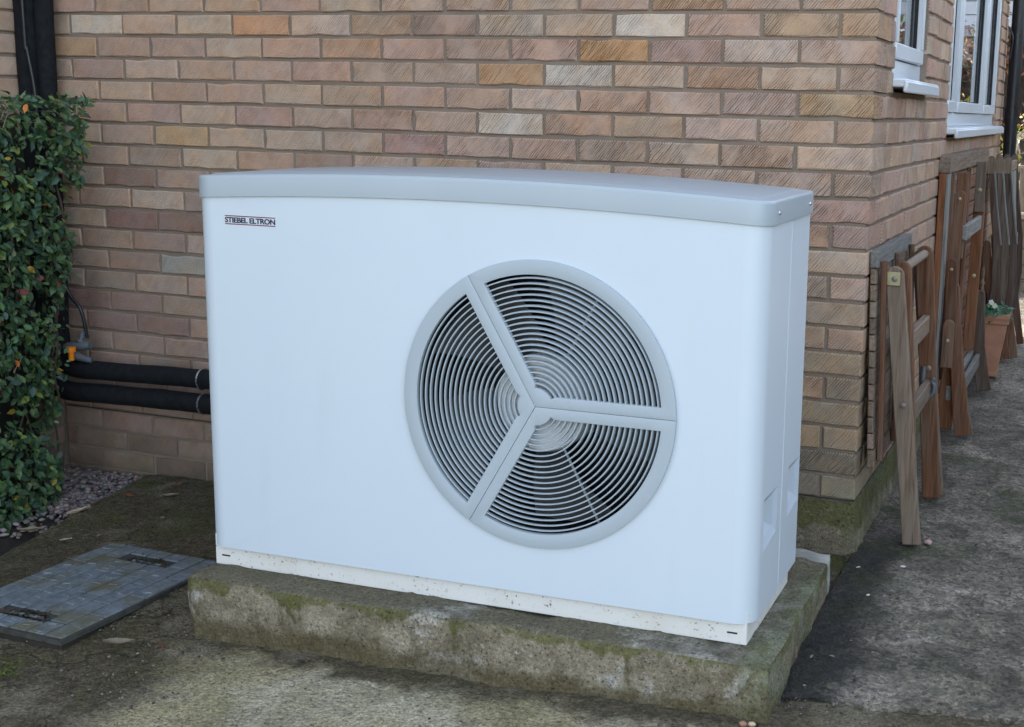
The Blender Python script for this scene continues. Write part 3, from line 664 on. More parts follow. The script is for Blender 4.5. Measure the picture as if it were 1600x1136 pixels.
# grille in three sectors
RI, RH, SW = .3065, .044, .0265
guard = []
GY = -.0075
for sct in range(3):
    a0 = R(120*sct) ; a1 = R(120*sct+120)
    def rot(x, y): return (x*math.cos(a0)-y*math.sin(a0), x*math.sin(a0)+y*math.cos(a0))
    # local frame: seam along +x and the other seam at 120 deg
    inner, outer = [], []
    g = .0007
    s0 = math.asin(SW/RI); NA = 56
    for i in range(NA+1):
        t = s0 + (2*math.pi/3-2*s0)*i/NA; inner.append((RI*math.cos(t), RI*math.sin(t)))
        e0 = math.asin(g/FR); to = e0 + (2*math.pi/3-2*e0)*i/NA; outer.append((FR*math.cos(to), FR*math.sin(to)))
    th = math.asin(SW/(RH+.012)); d2 = (math.cos(2*math.pi/3), math.sin(2*math.pi/3)); nrm2 = (d2[1], -d2[0])
    MS = 6
    for i in range(1, MS+1):
        l = RI*math.cos(s0) + ((RH+.012)*math.cos(th)-RI*math.cos(s0))*i/MS; inner.append((d2[0]*l+nrm2[0]*SW, d2[1]*l+nrm2[1]*SW))
        lo = FR*(1-i/MS)+.0012; outer.append((d2[0]*lo+nrm2[0]*g, d2[1]*lo+nrm2[1]*g))
    cpt = (.0009*math.cos(math.pi/3), .0009*math.sin(math.pi/3))
    KH = 14; hth = math.asin(min(1, SW/RH)) if SW < RH else th
    for i in range(KH+1):
        f = i/KH; t = 2*math.pi/3 - th*1.0 - (2*math.pi/3-2*th)*f; inner.append((RH*math.cos(t), RH*math.sin(t))); outer.append(cpt)
    for i in range(MS, -1, -1):
        if i == 0: break
        l = RI*math.cos(s0) + ((RH+.012)*math.cos(th)-RI*math.cos(s0))*i/MS; inner.append((l, SW)); lo = FR*(1-i/MS)+.0012; outer.append((lo, g))
    bm = bmesh.new(); layers = []
    for y, shr in ((GY+.0015, -.0015), (GY, 0.), ):
        layers.append(None)
    def P3(p, y): q = rot(*p); return bm.verts.new((FC[0]+q[0], y, FC[1]+q[1]))
    A = [P3(p, GY) for p in inner]; B = [P3(p, GY) for p in outer]; A2 = [P3(p, .006) for p in inner]; B2 = [P3(p, .006) for p in outer]; k = len(A)
    for i in range(k):
        j = (i+1) % k
        for q in ((A[i], A[j], B[j], B[i]), (A[i], A2[i], A2[j], A[j]), (B[i], B[j], B2[j], B2[i])):
            try: bm.faces.new(q)
            except ValueError: pass
    bmesh.ops.remove_doubles(bm, verts=bm.verts, dist=.00002)
    bmesh.ops.dissolve_degenerate(bm, edges=bm.edges, dist=.00002)
    bmesh.ops.recalc_face_normals(bm, faces=bm.faces)
    edges = [e for e in bm.edges if len(e.link_faces) == 2 and e.calc_face_angle(0) > 1.2 and all(v.co.y < GY+.001 for v in e.verts)]
    bmesh.ops.bevel(bm, geom=edges, offset=.0016, segments=2, affect='EDGES', profile=.5, clamp_overlap=True)
    gd = obj('fan_guard', bm, M['grille'], hp, 30)
    guard.append(gd)
    # concentric louvres, one object each
    for q in range(20):
        r = .0545 + .01285*q
        e = math.asin(min(.95, (SW-.004)/r)); ta, tb = a0+e, a1-e; ns = max(10, int(r*150))
        V = []; F = []
        sec = ((-.0022, .0), (-.0015, -.0014), (.0006, -.0014), (.0013, -.0002), (.0018, .0125), (.0000, .0125))
        for i in range(ns+1):
            t = ta + (tb-ta)*i/ns
            for dr, dy in sec: V.append((FC[0]+(r+dr)*math.cos(t), GY+.0042+dy, FC[1]+(r+dr)*math.sin(t)))
        m_ = len(sec)
        for i in range(ns):
            for j in range(m_): F.append((i*m_+j, i*m_+(j+1) % m_, (i+1)*m_+(j+1) % m_, (i+1)*m_+j))
        pydata('louvre', V, F, M['grille'], gd, 40)
# lettering
cu = bpy.data.curves.new('lettering', 'FONT'); cu.body = 'STIEBEL ELTRON'; cu.size = .02; cu.offset = .0006; cu.extrude = .0002; cu.space_character = .94
to = bpy.data.objects.new('t', cu); COL.objects.link(to); dg = bpy.context.evaluated_depsgraph_get(); me = bpy.data.meshes.new_from_object(to.evaluated_get(dg)); bpy.data.objects.remove(to)
xs = [v.co.x for v in me.vertices]; ys = [v.co.y for v in me.vertices]; lx, ly = .092, .8955; LW, LH = .144, .0135
for v in me.vertices:
    x = (v.co.x-min(xs))/(max(xs)-min(xs))*LW; y = (v.co.y-min(ys))/(max(ys)-min(ys))*LH; z = v.co.z; v.co = (lx+x, -.0005-z, ly+y)
me.materials.clear(); me.name = 'lettering'; link('lettering', me, M['ink'], fp)
for z in (ly-.0043, ly+LH+.0020): box('logo_line', lx, lx+LW, -.0007, .0005, z, z+.0023, M['ink_red'], fp)

# ------------------------------------------------------------------ insulated pipes in the corner
def lag(name, pts, r, label, rings=()):
    t = empty(name, pts[0], 0, label, 'pipe', 'black lagged heating pipes'); o0 = Vector(pts[0])
    P = spline(pts, 10); rr = [r*(1+.05*mnoise.noise(p*9)) for p in P]
    sl = tube('lagging', [p-o0 for p in P], rr, M['foam'], t, 18)
    return t, P, o0
t1, P1, o1 = lag('lagged_pipe', [(-1.42, -.56, .345), (-1.75, -.30, .343), (-2.0, -.150, .340), (-2.30, -.118, .335), (-2.62, -.112, .325), (-2.80, -.105, .330), (-2.862, -.075, .42), (-2.868, -.062, .62), (-2.866, -.060, 1.0), (-2.858, -.062, 1.5), (-2.85, -.062, 2.3)], .0325, 'upper black lagged pipe running from heat pump into the wall corner')
t2, P2, o2 = lag('lagged_pipe', [(-1.42, -.56, .258), (-1.75, -.30, .256), (-2.0, -.150, .254), (-2.30, -.118, .250), (-2.62, -.112, .243), (-2.84, -.115, .248), (-2.925, -.11, .36), (-2.932+.03, -.10, .62), (-2.905, -.098, 1.0), (-2.903, -.098, 1.44), (-2.905, -.096, 1.475), (-2.905, -.097, 1.52), (-2.898, -.098, 2.3)], .0340, 'lower black lagged pipe running from heat pump into the wall corner')
for t, P, o0, z in ((t1, P1, o1, 0), (t2, P2, o2, 0)):
    c = min(P, key=lambda p: abs(p.x+2.195)) - o0; bm = bmesh.new()
    add_tube(bm, [c+Vector((.001*math.sin(a*2), .036*math.cos(a), .036*math.sin(a))) for a in np.linspace(0, 2*math.pi, 25)], .0030, 6, False); obj('cable_tie', bm, M['steel'], t)
cb = tube('cable', spline([(-2.875, -.135, 2.3), (-2.872, -.135, 1.5), (-2.868, -.132, 1.42), (-2.848, -.128, 1.25), (-2.85, -.12, .9), (-2.80, -.10, .62), (-2.745, -.09, .53), (-2.728, -.085, .43)], 8), .0062, M['blackpipe'], None, 8)
tag(cb, 'thin grey cable running down between the black lagged pipes', 'cable')
hc = empty('hose_fitting', (-2.745, -.125, .405), 0, 'grey pipe fitting with an orange cap above the black lagged pipes', 'pipe fitting')
tube('body', [(-.045, 0, -.006), (-.03, 0, -.004), (.035, .02, .004), (.045, .022, .005)], [.012, .017, .017, .013], M['greyplastic'], hc, 12)
tube('clip', [(.010, .012, .020), (.011, .012, .024)], .012, M['steel'], hc, 12); tube('stem', [(.010, .012, .0), (.016, .02, .05)], .009, M['greyplastic'], hc, 10)
tube('branch', [(-.01, -.01, -.02), (.02, -.01, -.034), (.07, 0, -.045)], [.014, .014, .010], M['greyplastic'], hc, 10)
tube('orange_cap', [(.015, -.035, -.042), (.015, -.035, -.012), (.015, -.035, -.0115), (.015, -.035, .006)], [.0095, .0105, .0165, .0165], M['orange'], hc, 12)

# ------------------------------------------------------------------ foliage helper
def leaf_cloud(name, items, parent, mat):
    """items: (pos, normal, tangent, length, width, colour)"""
    V, F, C = [], [], []
    for p, nrm, tg, L, Wd, c in items:
        nrm = nrm.normalized(); tg = (tg - nrm*tg.dot(nrm)).normalized(); bt = nrm.cross(tg); b = len(V)
        fold = random.uniform(.10, .28)*Wd; droop = random.uniform(-.05, .22)*L
        for (u, s, h) in ((0, 0, 0), (.28, .42, fold), (.62, .44, fold*.9), (1, 0, 0), (.62, -.44, fold*.9), (.28, -.42, fold), (.30, 0, -.02), (.64, 0, -.01)):
            V.append(p + tg*(u*L) + bt*(s*Wd) + nrm*(h if abs(s) > 0 else 0) - nrm*(droop*u*u)); C.append((*c, 1))
        F += [(b, b+6, b+1), (b+6, b+7, b+2, b+1), (b+7, b+3, b+2), (b, b+5, b+6), (b+5, b+4, b+7, b+6), (b+4, b+3, b+7)]
    o = pydata(name, V, F, mat, parent); a = o.data.attributes.new('Col', 'FLOAT_COLOR', 'POINT'); a.data.foreach_set('color', np.array(C, np.float32).ravel())
    for p in o.data.polygons: p.use_smooth = True
    o['kind'] = 'stuff'; return o
def rv(): return Vector((random.gauss(0, 1), random.gauss(0, 1), random.gauss(0, 1))).normalized()
def vary(c, k=.25):
    f = random.uniform(1-k, 1+k); return tuple(v*f*random.uniform(.9, 1.1) for v in c)
# ---- hedge against the wing wall
hedge = empty('hedge', (-2.8, -.5, -.1), 0, 'small leaved evergreen hedge trained up the wall beside the black pipes', 'hedge'); HO = Vector((-2.8, -.5, -.1))
def hedge_face(y, z):
    """x of the leaf face"""
    x = -2.655 + .035*mnoise.noise(Vector((y*5, z*5, 1))) + .05*mnoise.noise(Vector((y*2, z*2.3, 4)))
    x += .075*max(0, (z-.85)/.4) + .05*max(0, (.25-z)/.35)
    end = -.06 - .15*max(0, (1.0-z))*1.0 + .05*mnoise.noise(Vector((z*5, 3, 2))) - .10*max(0, .25-z)
    d = (y - (end - .16))/.16
    if d > 0: x = -2.95 + (x+2.95)*math.sqrt(max(0, 1-d*d)) if d < 1 else None
    return x
items = []; GREEN = [((.060, .120, .052), 6), ((.042, .092, .058), 5), ((.085, .155, .060), 3), ((.12, .19, .08), 2), ((.16, .22, .05), .7), ((.42, .30, .04), .18), ((.20, .04, .03), .08), ((.65, .17, .02), .05)]
def leafcol(): return vary(random.choices([a for a, _ in GREEN], [b for _, b in GREEN])[0])
ZTOP = 1.238
while len(items) < 8200:
    y = random.uniform(-1.25, -.02); z = random.uniform(-.10, ZTOP+.02); xf = hedge_face(y, z)
    if xf is None: continue
    depth = abs(random.gauss(0, .035)); top = z > ZTOP-.06
    x = xf - depth if not top or random.random() < .4 else random.uniform(-2.92, xf)
    if mnoise.noise(Vector((x*8, y*8, z*8))) < -.20 and depth < .05 and not top: continue
    zz = z - (0 if x > -2.72 else 0) + (.03*mnoise.noise(Vector((x*8, y*8, 0))) if top else 0)
    p = Vector((x, y, zz)) - HO
    out = Vector((1, .25, .45)) if not top else Vector((.35, 0, 1))
    nrm = (out.normalized() + rv()*.62).normalized(); tg = (Vector((.5, 0, -.1)) + rv()*.9)
    L = random.choice([random.uniform(.016, .030), random.uniform(.026, .046)]); items.append((p, nrm, tg, L, L*random.uniform(.52, .66), leafcol()))
for k in range(420):     # trailing bits over the outline
    y = random.uniform(-.9, -.06); z = random.choice([ZTOP+abs(random.gauss(0, .012)), random.uniform(0, ZTOP)]); xf = hedge_face(y, min(z, ZTOP-.01))
    if xf is None: continue
    p = Vector((xf+random.uniform(0, .035), y, z)) - HO; L = random.uniform(.018, .032); items.append((p, rv()+Vector((.5, 0, .5)), rv(), L, L*.55, leafcol()))
leaf_cloud('foliage', items, hedge, M['leaf'])
bm = bmesh.new()
for k in range(46):
    y = random.uniform(-1.2, -.2); z = random.uniform(-.08, .3); x0 = random.uniform(-2.86, -2.74); pts = [(x0, y, -.12)]
    zt = random.uniform(.4, 1.2); yy = y
    for i in range(1, 6): yy += jit(.06); pts.append((min(x0+.02*i*random.random(), -2.70), min(yy, -.12), -.1+(zt+.1)*i/5))
    add_tube(bm, [Vector(q)-HO for q in spline(pts, 3)], .0035, 5)
obj('stems', bm, M['darkwz'], hedge)['kind'] = 'stuff'
bm = bmesh.new()
for k in range(26):       # pale bare twigs
    y = random.uniform(-.75, -.08); z = random.choice([random.uniform(1.15, 1.25), random.uniform(.2, 1.1)]); xf = hedge_face(y, min(z, 1.2)) or -2.8
    p = Vector((xf-.02, y, z)); d = (Vector((.7, .3, .6)) + rv()*.8).normalized()*random.uniform(.04, .085)
    add_tube(bm, [q-HO for q in (p, p+d*.5+rv()*.006, p+d)], [.0017, .0014, .0009], 5)
obj('twigs', bm, m_plain('twig_pale', (.30, .27, .18), .8), hedge)['kind'] = 'stuff'
# inner dark mass keeps the wall from showing through
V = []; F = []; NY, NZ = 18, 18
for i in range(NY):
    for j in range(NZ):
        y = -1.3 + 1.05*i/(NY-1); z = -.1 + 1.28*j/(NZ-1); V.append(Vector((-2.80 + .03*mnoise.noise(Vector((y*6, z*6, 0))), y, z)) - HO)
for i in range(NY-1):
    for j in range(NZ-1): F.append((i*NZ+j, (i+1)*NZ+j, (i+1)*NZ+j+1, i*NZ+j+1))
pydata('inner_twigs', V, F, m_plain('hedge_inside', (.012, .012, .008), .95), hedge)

# ------------------------------------------------------------------ gravel and litter
def pebble_me(seed):
    random.seed(seed); bm = bmesh.new(); bmesh.ops.create_icosphere(bm, subdivisions=1, radius=1)
    sx, sy, sz = random.uniform(.8, 1.3), random.uniform(.65, 1), random.uniform(.45, .75)
    for v in bm.verts: v.co *= 1 + jit(.16); v.co = Vector((v.co.x*sx, v.co.y*sy, v.co.z*sz))
    V = [v.co.copy() for v in bm.verts]; F = [[v.index for v in f.verts] for f in bm.faces]; bm.free(); return V, F
PEB = [pebble_me(i) for i in range(8)]; random.seed(21)
def scatter(name, spots, mat, cols, label, cat):
    V, F, C = [], [], []
    for (x, y, z, r) in spots:
        v, f = random.choice(PEB); Mr = Matrix.Rotation(random.uniform(0, 6.3), 3, 'Z') @ Matrix.Rotation(jit(.5), 3, 'X'); b = len(V); c = vary(random.choice(cols), .3)
        V += [Mr @ q * r + Vector((x, y, z)) for q in v]; F += [[b+i for i in q] for q in f]; C += [(*c, 1)]*len(v)
    o = pydata(name, V, F, mat); a = o.data.attributes.new('Col', 'FLOAT_COLOR', 'POINT'); a.data.foreach_set('color', np.array(C, np.float32).ravel())
    for p in o.data.polygons: p.use_smooth = True
    return tag(o, label, cat, None, 'stuff')
s = NB('pebble'); a = s.n('ShaderNodeAttribute', attribute_name='Col').outputs['Color']; n_ = s.noise(s.pos(), 200, 3, .7); M['pebble'] = s.done(s.mix(s.ramp(n_, .3, .7, 0, .5), a, s.mix(1, a, (.5, .5, .5), 'MULTIPLY')), .85, s.bump(n_, .5, .002), .3)
sp = []
for k in range(2600):
    y = random.uniform(-.62, -.012); xe = -2.535 - .171*(y+.088); x = random.uniform(-2.92, xe+.01)
    if y < -.42 and random.random() < .8: continue
    sp.append((x, y, float(gz(x, y)) - .030 + random.uniform(0, .020), random.uniform(.006, .0135)))
scatter('gravel', sp, M['pebble'], [(.17, .145, .14), (.24, .205, .195), (.12, .105, .105), (.21, .165, .15)], 'purple grey gravel in the bed at the wall corner', 'gravel')
sp = []
for k in range(1500):
    q = random.random()
    if q < .45: x, y = random.uniform(.02, .22), random.uniform(-1.0, -.1)
    elif q < .60: x, y = random.uniform(.0, 1.0), random.uniform(-.9, 1.5)
    elif q < .85: x, y = random.uniform(-1.72, -1.3), random.uniform(-1.45, -.75)
    else: x, y = random.uniform(-2.4, -.0), random.uniform(-1.7, -1.06)
    r = random.choice([.0016, .002, .003, .0045]) * random.uniform(.7, 1.3); sp.append((x, y, float(gz(x, y)) + float(rough(x, y)) + .002 + r*.2, r))
scatter('grit', sp, M['pebble'], [(.10, .09, .075), (.05, .045, .04), (.20, .18, .15), (.13, .10, .075), (.06, .05, .04)], 'loose grit and soil crumbs scattered along the concrete', 'grit')
pebs = [(.045, -.115, .009, (.62, .57, .5), 'cream pebble on dark path nearest the house corner'), (.105, -.30, .0085, (.60, .56, .5), 'cream pebble on dark path beside the pale edging block'), (.16, -.06, .0085, (.6, .55, .5), 'cream pebble on dark path below the grey table leg'),
        (.20, .17, .016, (.45, .30, .27), 'pink stone lying against the foot of the grey table leg'), (-.005, -1.075, .011, (.55, .42, .28), 'tan pebble at the bottom right corner of the plinth'), (-.025, -1.078, .009, (.35, .19, .12), 'brown pebble at the bottom right corner of the plinth')]
for i, (x, y, r, c, lb) in enumerate(pebs):
    v, f = PEB[i]; o = pydata('pebble', [q*r for q in v], f, m_plain('pebble_%d' % i, c, .8, 0, .3, 60, .4)); o.location = (x, y, float(gz(x, y)) + .006 + r*.3); sharp(o.data, 60); tag(o, lb, 'pebble', 'single pebbles on the concrete')
# fallen leaves
def fallen(x, y, L, c, lb, rz, curl=.35, dz=.004):
    V = []; F = []; nL, nW = 9, 5
    for i in range(nL):
        u = i/(nL-1); wd = L*.36*math.sin(math.pi*min(1, u*.96+.03))**.8
        for j in range(nW):
            s_ = (j/(nW-1)-.5); V.append((u*L-L/2, s_*wd, curl*L*(.5*s_*s_*1.6 + .35*(u-.5)**2) + .05*L*math.sin(u*9+j)*.3))
    for i in range(nL-1):
        for j in range(nW-1): F.append((i*nW+j, (i+1)*nW+j, (i+1)*nW+j+1, i*nW+j+1))
    o = pydata('fallen_leaf', V, F, m_plain('dry_leaf_'+lb[:9], c, .8, 0, .5, 40, .5), None, 80); o.location = (x, y, float(gz(x, y)) + dz); o.rotation_euler = (jit(.15), jit(.15), rz)
    return tag(o, lb, 'leaf', 'fallen leaves')
fallen(-1.60, -1.205, .075, (.17, .14, .10), 'curled grey brown leaf on the dirt right of the metal cover', R(35), .5, .010)
fallen(-2.50, -.60, .085, (.30, .24, .16), 'large tan leaf under the hedge nearest the left edge', R(20), .4, -.005)
fallen(-2.47, -.43, .075, (.42, .34, .23), 'pale folded leaf on the slab edge below the hedge', R(60), .6, .002)
fallen(-2.43, -.25, .045, (.20, .06, .025), 'small rust red leaf on the slab edge by the gravel', R(10), .3, .004)
fallen(-2.34, -.12, .05, (.13, .07, .035), 'brown crumpled leaf on mossy slab by the wall', R(80), .7, .006)
fallen(-2.30, -.20, .07, (.25, .20, .12), 'thin straw coloured leaf lying on mossy slab', R(5), .2, .004)
fallen(-2.06, -.16, .06, (.05, .04, .025), 'dark rotting leaf on mossy slab beside the heat pump', R(15), .5, .006)
fallen(-2.30, -.66, .035, (.45, .40, .33), 'small whitish leaf on the slab left of the metal cover', R(40), .5, .004)
fallen(-1.50, -1.17, .025, (.16, .03, .03), 'tiny red leaf on the dirt at the plinth corner', R(0), .3, .004)
# leaf litter
lit = []
for k in range(330):
    q = random.random()
    if q < .45: x, y = random.uniform(-2.45, -1.75), random.uniform(-.62, -.03)
    elif q < .70: x, y = random.uniform(-1.75, -1.45), random.uniform(-1.5, -.6)
    elif q < .85: x, y = random.uniform(.02, .20), random.uniform(-.95, .0)
    else: x, y = random.uniform(.02, .6), random.uniform(-.6, 2.2)
    L = random.uniform(.005, .017); lit.append((Vector((x, y, float(gz(x, y)) + .006 + random.uniform(0, .004))), Vector((0, 0, 1)) + rv()*.55, rv(), L, L*random.uniform(.3, .6), vary(random.choice([(.05, .035, .02), (.10, .07, .04), (.025, .02, .015), (.20, .16, .10), (.05, .06, .015)]))))
tag(leaf_cloud('leaf_litter', lit, None, M['leaf']), 'small brown leaf fragments strewn over the concrete', 'leaf litter')
# green tufts
tuft = []
for k in range(130):
    x, y = random.gauss(-1.78, .028), random.gauss(-1.40, .028); tuft.append((Vector((x, y, float(gz(x, y)) + random.uniform(0, .010))), Vector((0, 0, 1)) + rv()*.5, rv(), random.uniform(.006, .013), .005, vary((.09, .12, .02))))
mt = leaf_cloud('moss_tuft', tuft, None, M['leaf']); tag(mt, 'bright green moss tuft on the dirt below the metal cover', 'moss')

# ------------------------------------------------------------------ manhole cover
mc = empty('manhole_cover', (-1.922, -.962, -.056), R(-1.5), 'blue grey embossed metal manhole cover left of the plinth', 'manhole cover')
s = NB('cover_steel'); p = s.pos(); n1 = s.noise(p, 7, 4, .6); n2 = s.noise(p, 45, 4, .7); n3 = s.noise(p, 220, 3, .7)
c = s.mix(s.ramp(n2, .3, .7), (.11, .138, .160), (.205, .238, .262)); c = s.mix(s.ramp(n1, .50, .68, 0, .8), c, s.mix(n2, (.085, .082, .040), (.145, .138, .075))); c = s.mix(s.ramp(n3, .62, .74, 0, .5), c, (.04, .04, .035))
M['cover'] = s.done(c, s.ramp(n1, .3, .7, .42, .75), s.bump(n3, .4, .0015), .4, .25)
HX, HY = .212, .302
xs = [-HX, -.058, .066, HX]; ys = [-HY, -.228, -.190, .193, .230, HY]
bm = bmesh.new(); rec = {(1, 1), (1, 3)}
for i in range(3):
    for j in range(5):
        a, b, c_, d = xs[i], xs[i+1], ys[j], ys[j+1]
        if (i, j) in rec:
            for q in (((a, c_), (b, c_)), ((b, c_), (b, d)), ((b, d), (a, d)), ((a, d), (a, c_))): bm.faces.new([bm.verts.new(t) for t in ((*q[0], 0), (*q[1], 0), (*q[1], -.018), (*q[0], -.018))])
            bm.faces.new([bm.verts.new(t) for t in ((a, c_, -.018), (b, c_, -.018), (b, d, -.018), (a, d, -.018))])
        else: bm.faces.new([bm.verts.new(t) for t in ((a, c_, 0), (b, c_, 0), (b, d, 0), (a, d, 0))])
bmesh.ops.remove_doubles(bm, verts=bm.verts, dist=1e-5)
for q in (((-HX, -HY), (HX, -HY)), ((HX, -HY), (HX, HY)), ((HX, HY), (-HX, HY)), ((-HX, HY), (-HX, -HY))): bm.faces.new([bm.verts.new(t) for t in ((*q[0], 0), (*q[1], 0), (*q[1], -.012), (*q[0], -.012))])
obj('plate', bm, m_plain('cover_dirt', (.055, .056, .050), .8, .1, .7, 40, .6), mc)
bm = bmesh.new(); 
for q in ((-HX-.004, HX+.004, -HY-.004, HY+.004),): add_box(bm, q[0]+.012, q[1]-.012, q[2]+.012, q[3]-.012, -.07, -.0125)
obj('frame', bm, M['soil'], mc)
for j in (1, 3):
    yc = (ys[j]+ys[j+1])/2; bm = bmesh.new(); add_box(bm, -.048, .056, yc-.005, yc+.005, -.006, .001, .002); obj('handle', bm, M['cover'], mc)
    deb = []
    for k in range(110): deb.append((Vector((random.gauss(0, .034), random.gauss((ys[j]+ys[j+1])/2, .014), -.010+random.uniform(0, .016))), Vector((0, 0, 1))+rv()*.5, rv(), random.uniform(.008, .02), .008, vary(random.choice([(.06, .06, .02), (.03, .025, .02), (.10, .055, .025), (.05, .04, .03)]))))
    leaf_cloud('debris', deb, mc, M['leaf'])
pm = {}
def panel_me(w, l):
    k = (round(w, 4), round(l, 4))
    if k not in pm:
        bm = bmesh.new(); add_box(bm, -w/2, w/2, -l/2, l/2, -.001, .0040, .0014); bmesh.ops.recalc_face_normals(bm, faces=bm.faces); me = bpy.data.meshes.new('raised_panel'); bm.to_mesh(me); bm.free(); me.materials.append(M['cover']); pm[k] = me
    return pm[k]
cw = (2*HX-.012)/7
for i in range(7):
    x = -HX+.006+cw*(i+.5); y = -HY+.008; k = 0
    while y < HY-.012:
        for l in ((.142 if (i % 2 == 0 or k > 0) else .071), .095, .06, .032, .016):
            l = min(l, HY-.006-y); yc = y+l/2
            blocked = any(xs[1]-.022 < x < xs[2]+.022 and ys[j]-l/2 < yc < ys[j+1]+l/2 for j in (1, 3))
            if not blocked: break
        if not blocked and l > .012:
            o = link('raised_panel', panel_me(cw-.0050, l-.0050), None, mc); o.location = (x, yc, 0)
            if l > .055:
                for tb in range(3):
                    if random.random() < .5:
                        o2_ = link('tread_bar', panel_me(cw*.42, .0070), None, mc); o2_.location = (x+jit(.008), yc + (tb-1)*l*.28 + jit(.006), .0020); o2_.rotation_euler[2] = jit(.5)
        y += l; k += 1
bm = bmesh.new(); add_tube(bm, [(HX-.030, -HY+.022, .0005), (HX-.030, -HY+.022, .003)], .008, 14); obj('bolt', bm, M['cover'], mc)

# ------------------------------------------------------------------ folded garden furniture along the side wall
def strip2d(pts, widths, round_top=True, round_bot=False, n=8):
    P = [Vector((p[0], p[1])) for p in pts]; L, Rr = [], []
    for i, p in enumerate(P):
        t = (P[min(i+1, len(P)-1)] - P[max(i-1, 0)]).normalized(); nn = Vector((-t.y, t.x)); wd = widths[i] if isinstance(widths, (list, tuple)) else widths
        L.append(p+nn*wd/2); Rr.append(p-nn*wd/2)
    out = list(L)
    if round_bot: pass
    out += Rr[::-1]
    if round_top:       # first point is the top
        t = (P[0]-P[1]).normalized(); c = P[0]; r = (L[0]-c); wd = r.length; cap = []
        for k in range(1, n):
            a = math.pi*k/n; cap.append(c - (r*-math.cos(a)) * 1 if False else c + (-r*math.cos(a)) + t*wd*math.sin(a))
        out = out + cap
    return out
def prism(name, poly, y0, y1, mat, parent, bev=.0025):
    """poly in (x,z), extruded along y"""
    bm = bmesh.new(); a = [bm.verts.new((p[0], y0, p[1])) for p in poly]; b = [bm.verts.new((p[0], y1, p[1])) for p in poly]; k = len(a)
    f1 = bm.faces.new(a); f2 = bm.faces.new(b[::-1])
    for i in range(k): bm.faces.new((a[i], b[i], b[(i+1) % k], a[(i+1) % k]))
    bmesh.ops.recalc_face_normals(bm, faces=bm.faces)
    if bev: bmesh.ops.bevel(bm, geom=list(f1.edges)+list(f2.edges), offset=bev, segments=1, affect='EDGES', clamp_overlap=True)
    return obj(name, bm, mat, parent, 40)
M['boltsteel'] = m_plain('bolt_dull', (.22, .20, .17), .5, .6)
def bolt(x, y, z, parent, r=.007, mat=None):
    bm = bmesh.new(); add_tube(bm, [(x, y+.001, z), (x, y-.003, z), (x, y-.0045, z)], [r, r, r*.5], 10); return obj('bolt', bm, mat or M['boltsteel'], parent, 40)
# --- near small folding table (origin on the path)
A = empty('folding_table', (.08, .35, 0), 0, 'small weathered folding slatted table leaning at the house corner, grey near leg', 'folding table'); AO = Vector((.08, .35, 0))
def loc(o, off): o.location = -off; return o
xt = lambda z: .002 + .020*(.88-z)/.6       # lean of the table top
def lean_box(name, y0, y1, z0, z1, t, mat, off=0., bev=.003):
    poly = [(xt(z0)+off, z0), (xt(z0)+off+t, z0), (xt(z1)+off+t, z1), (xt(z1)+off, z1)]
    return loc(prism(name, poly, y0, y1, mat, A, bev), AO)
lean_box('top_rail', .035, .680, .838, .884, .024, M['bluew'])
zz = .300
for k in range(11):
    lean_box('slat', .042, .672, zz+.0025, zz+.0475, .017, M['greywy']); zz += .0488
lean_box('bottom_rail', .045, .670, .245, .298, .022, M['greywy'])
for y in (.068, .32, .60):
    bm = bmesh.new(); lean_box('batten', y, y+.028, .262, .855, .016, M['brownwz'], .0255)
def legA(nm, xt_, zt_, xb, zb, y, th, wd, mat, n=2):
    return loc(prism(nm, strip2d([(xt_, zt_), ((xt_+xb)/2, (zt_+zb)/2), (xb, zb)], wd, True), y, y+th, mat, A, .003), AO)
legA('leg', .064, .810, .158, .004, .108, .024, .054, M['greywz']); legA('leg', .064, .810, .158, .004, .640, .024, .054, M['greywz'])
legA('inner_leg', .082, .826, .150, .004, .138, .022, .048, M['brownwz']); legA('inner_leg', .082, .826, .150, .010, .590, .022, .056, M['brownwz'])
bm = bmesh.new(); add_tube(bm, [(.082, .150, .828), (.082, .60, .828)], .014, 14); loc(obj('dowel', bm, M['greywy'], A, 50), AO)
for z in (.600, .385): 
    x = .082 + (.068)*(.826-z)/.82; bm = bmesh.new(); add_box(bm, x-.012, x+.012, .161, .588, z-.030, z+.030, .003); loc(obj('crossbar', bm, M['greywy'], A), AO)
bm = bmesh.new(); add_box(bm, .036, .082, .101, .106, .782, .822, .002); loc(obj('hinge_plate', bm, M['brass'], A), AO)
for b_ in ((.066, .101, .802, .0085), (.112, .105, .430, .008), (.118, .588, .452, .009)):
    o = bolt(b_[0], b_[1], b_[2], A, b_[3]); loc(o, AO)
hk = [(.105 + .0, .575, .46), (.104, .572, .40), (.112, .570, .368), (.128, .570, .362), (.140, .570, .376), (.142, .570, .398), (.135, .570, .412), (.140, .570, .424)]
bm = bmesh.new(); add_tube(bm, spline(hk, 5), .0075, 8); loc(obj('hook', bm, M['greyplastic'], A, 50), AO)

# --- large folding table against the wall
B = empty('folding_table', (.1, 2.1, 0), 0, 'large brown folding garden table standing on edge below the far window', 'folding table'); BO = Vector((.1, 2.1, 0))
def bb(name, x0, x1, y0, y1, z0, z1, mat, bev=.003): 
    bm = bmesh.new(); add_box(bm, x0, x1, y0, y1, z0, z1, bev); return loc(obj(name, bm, mat, B), BO)
def bp(name, pts, wd, y0, y1, mat, rt_=True): return loc(prism(name, strip2d(pts, wd, rt_), y0, y1, mat, B, .003), BO)
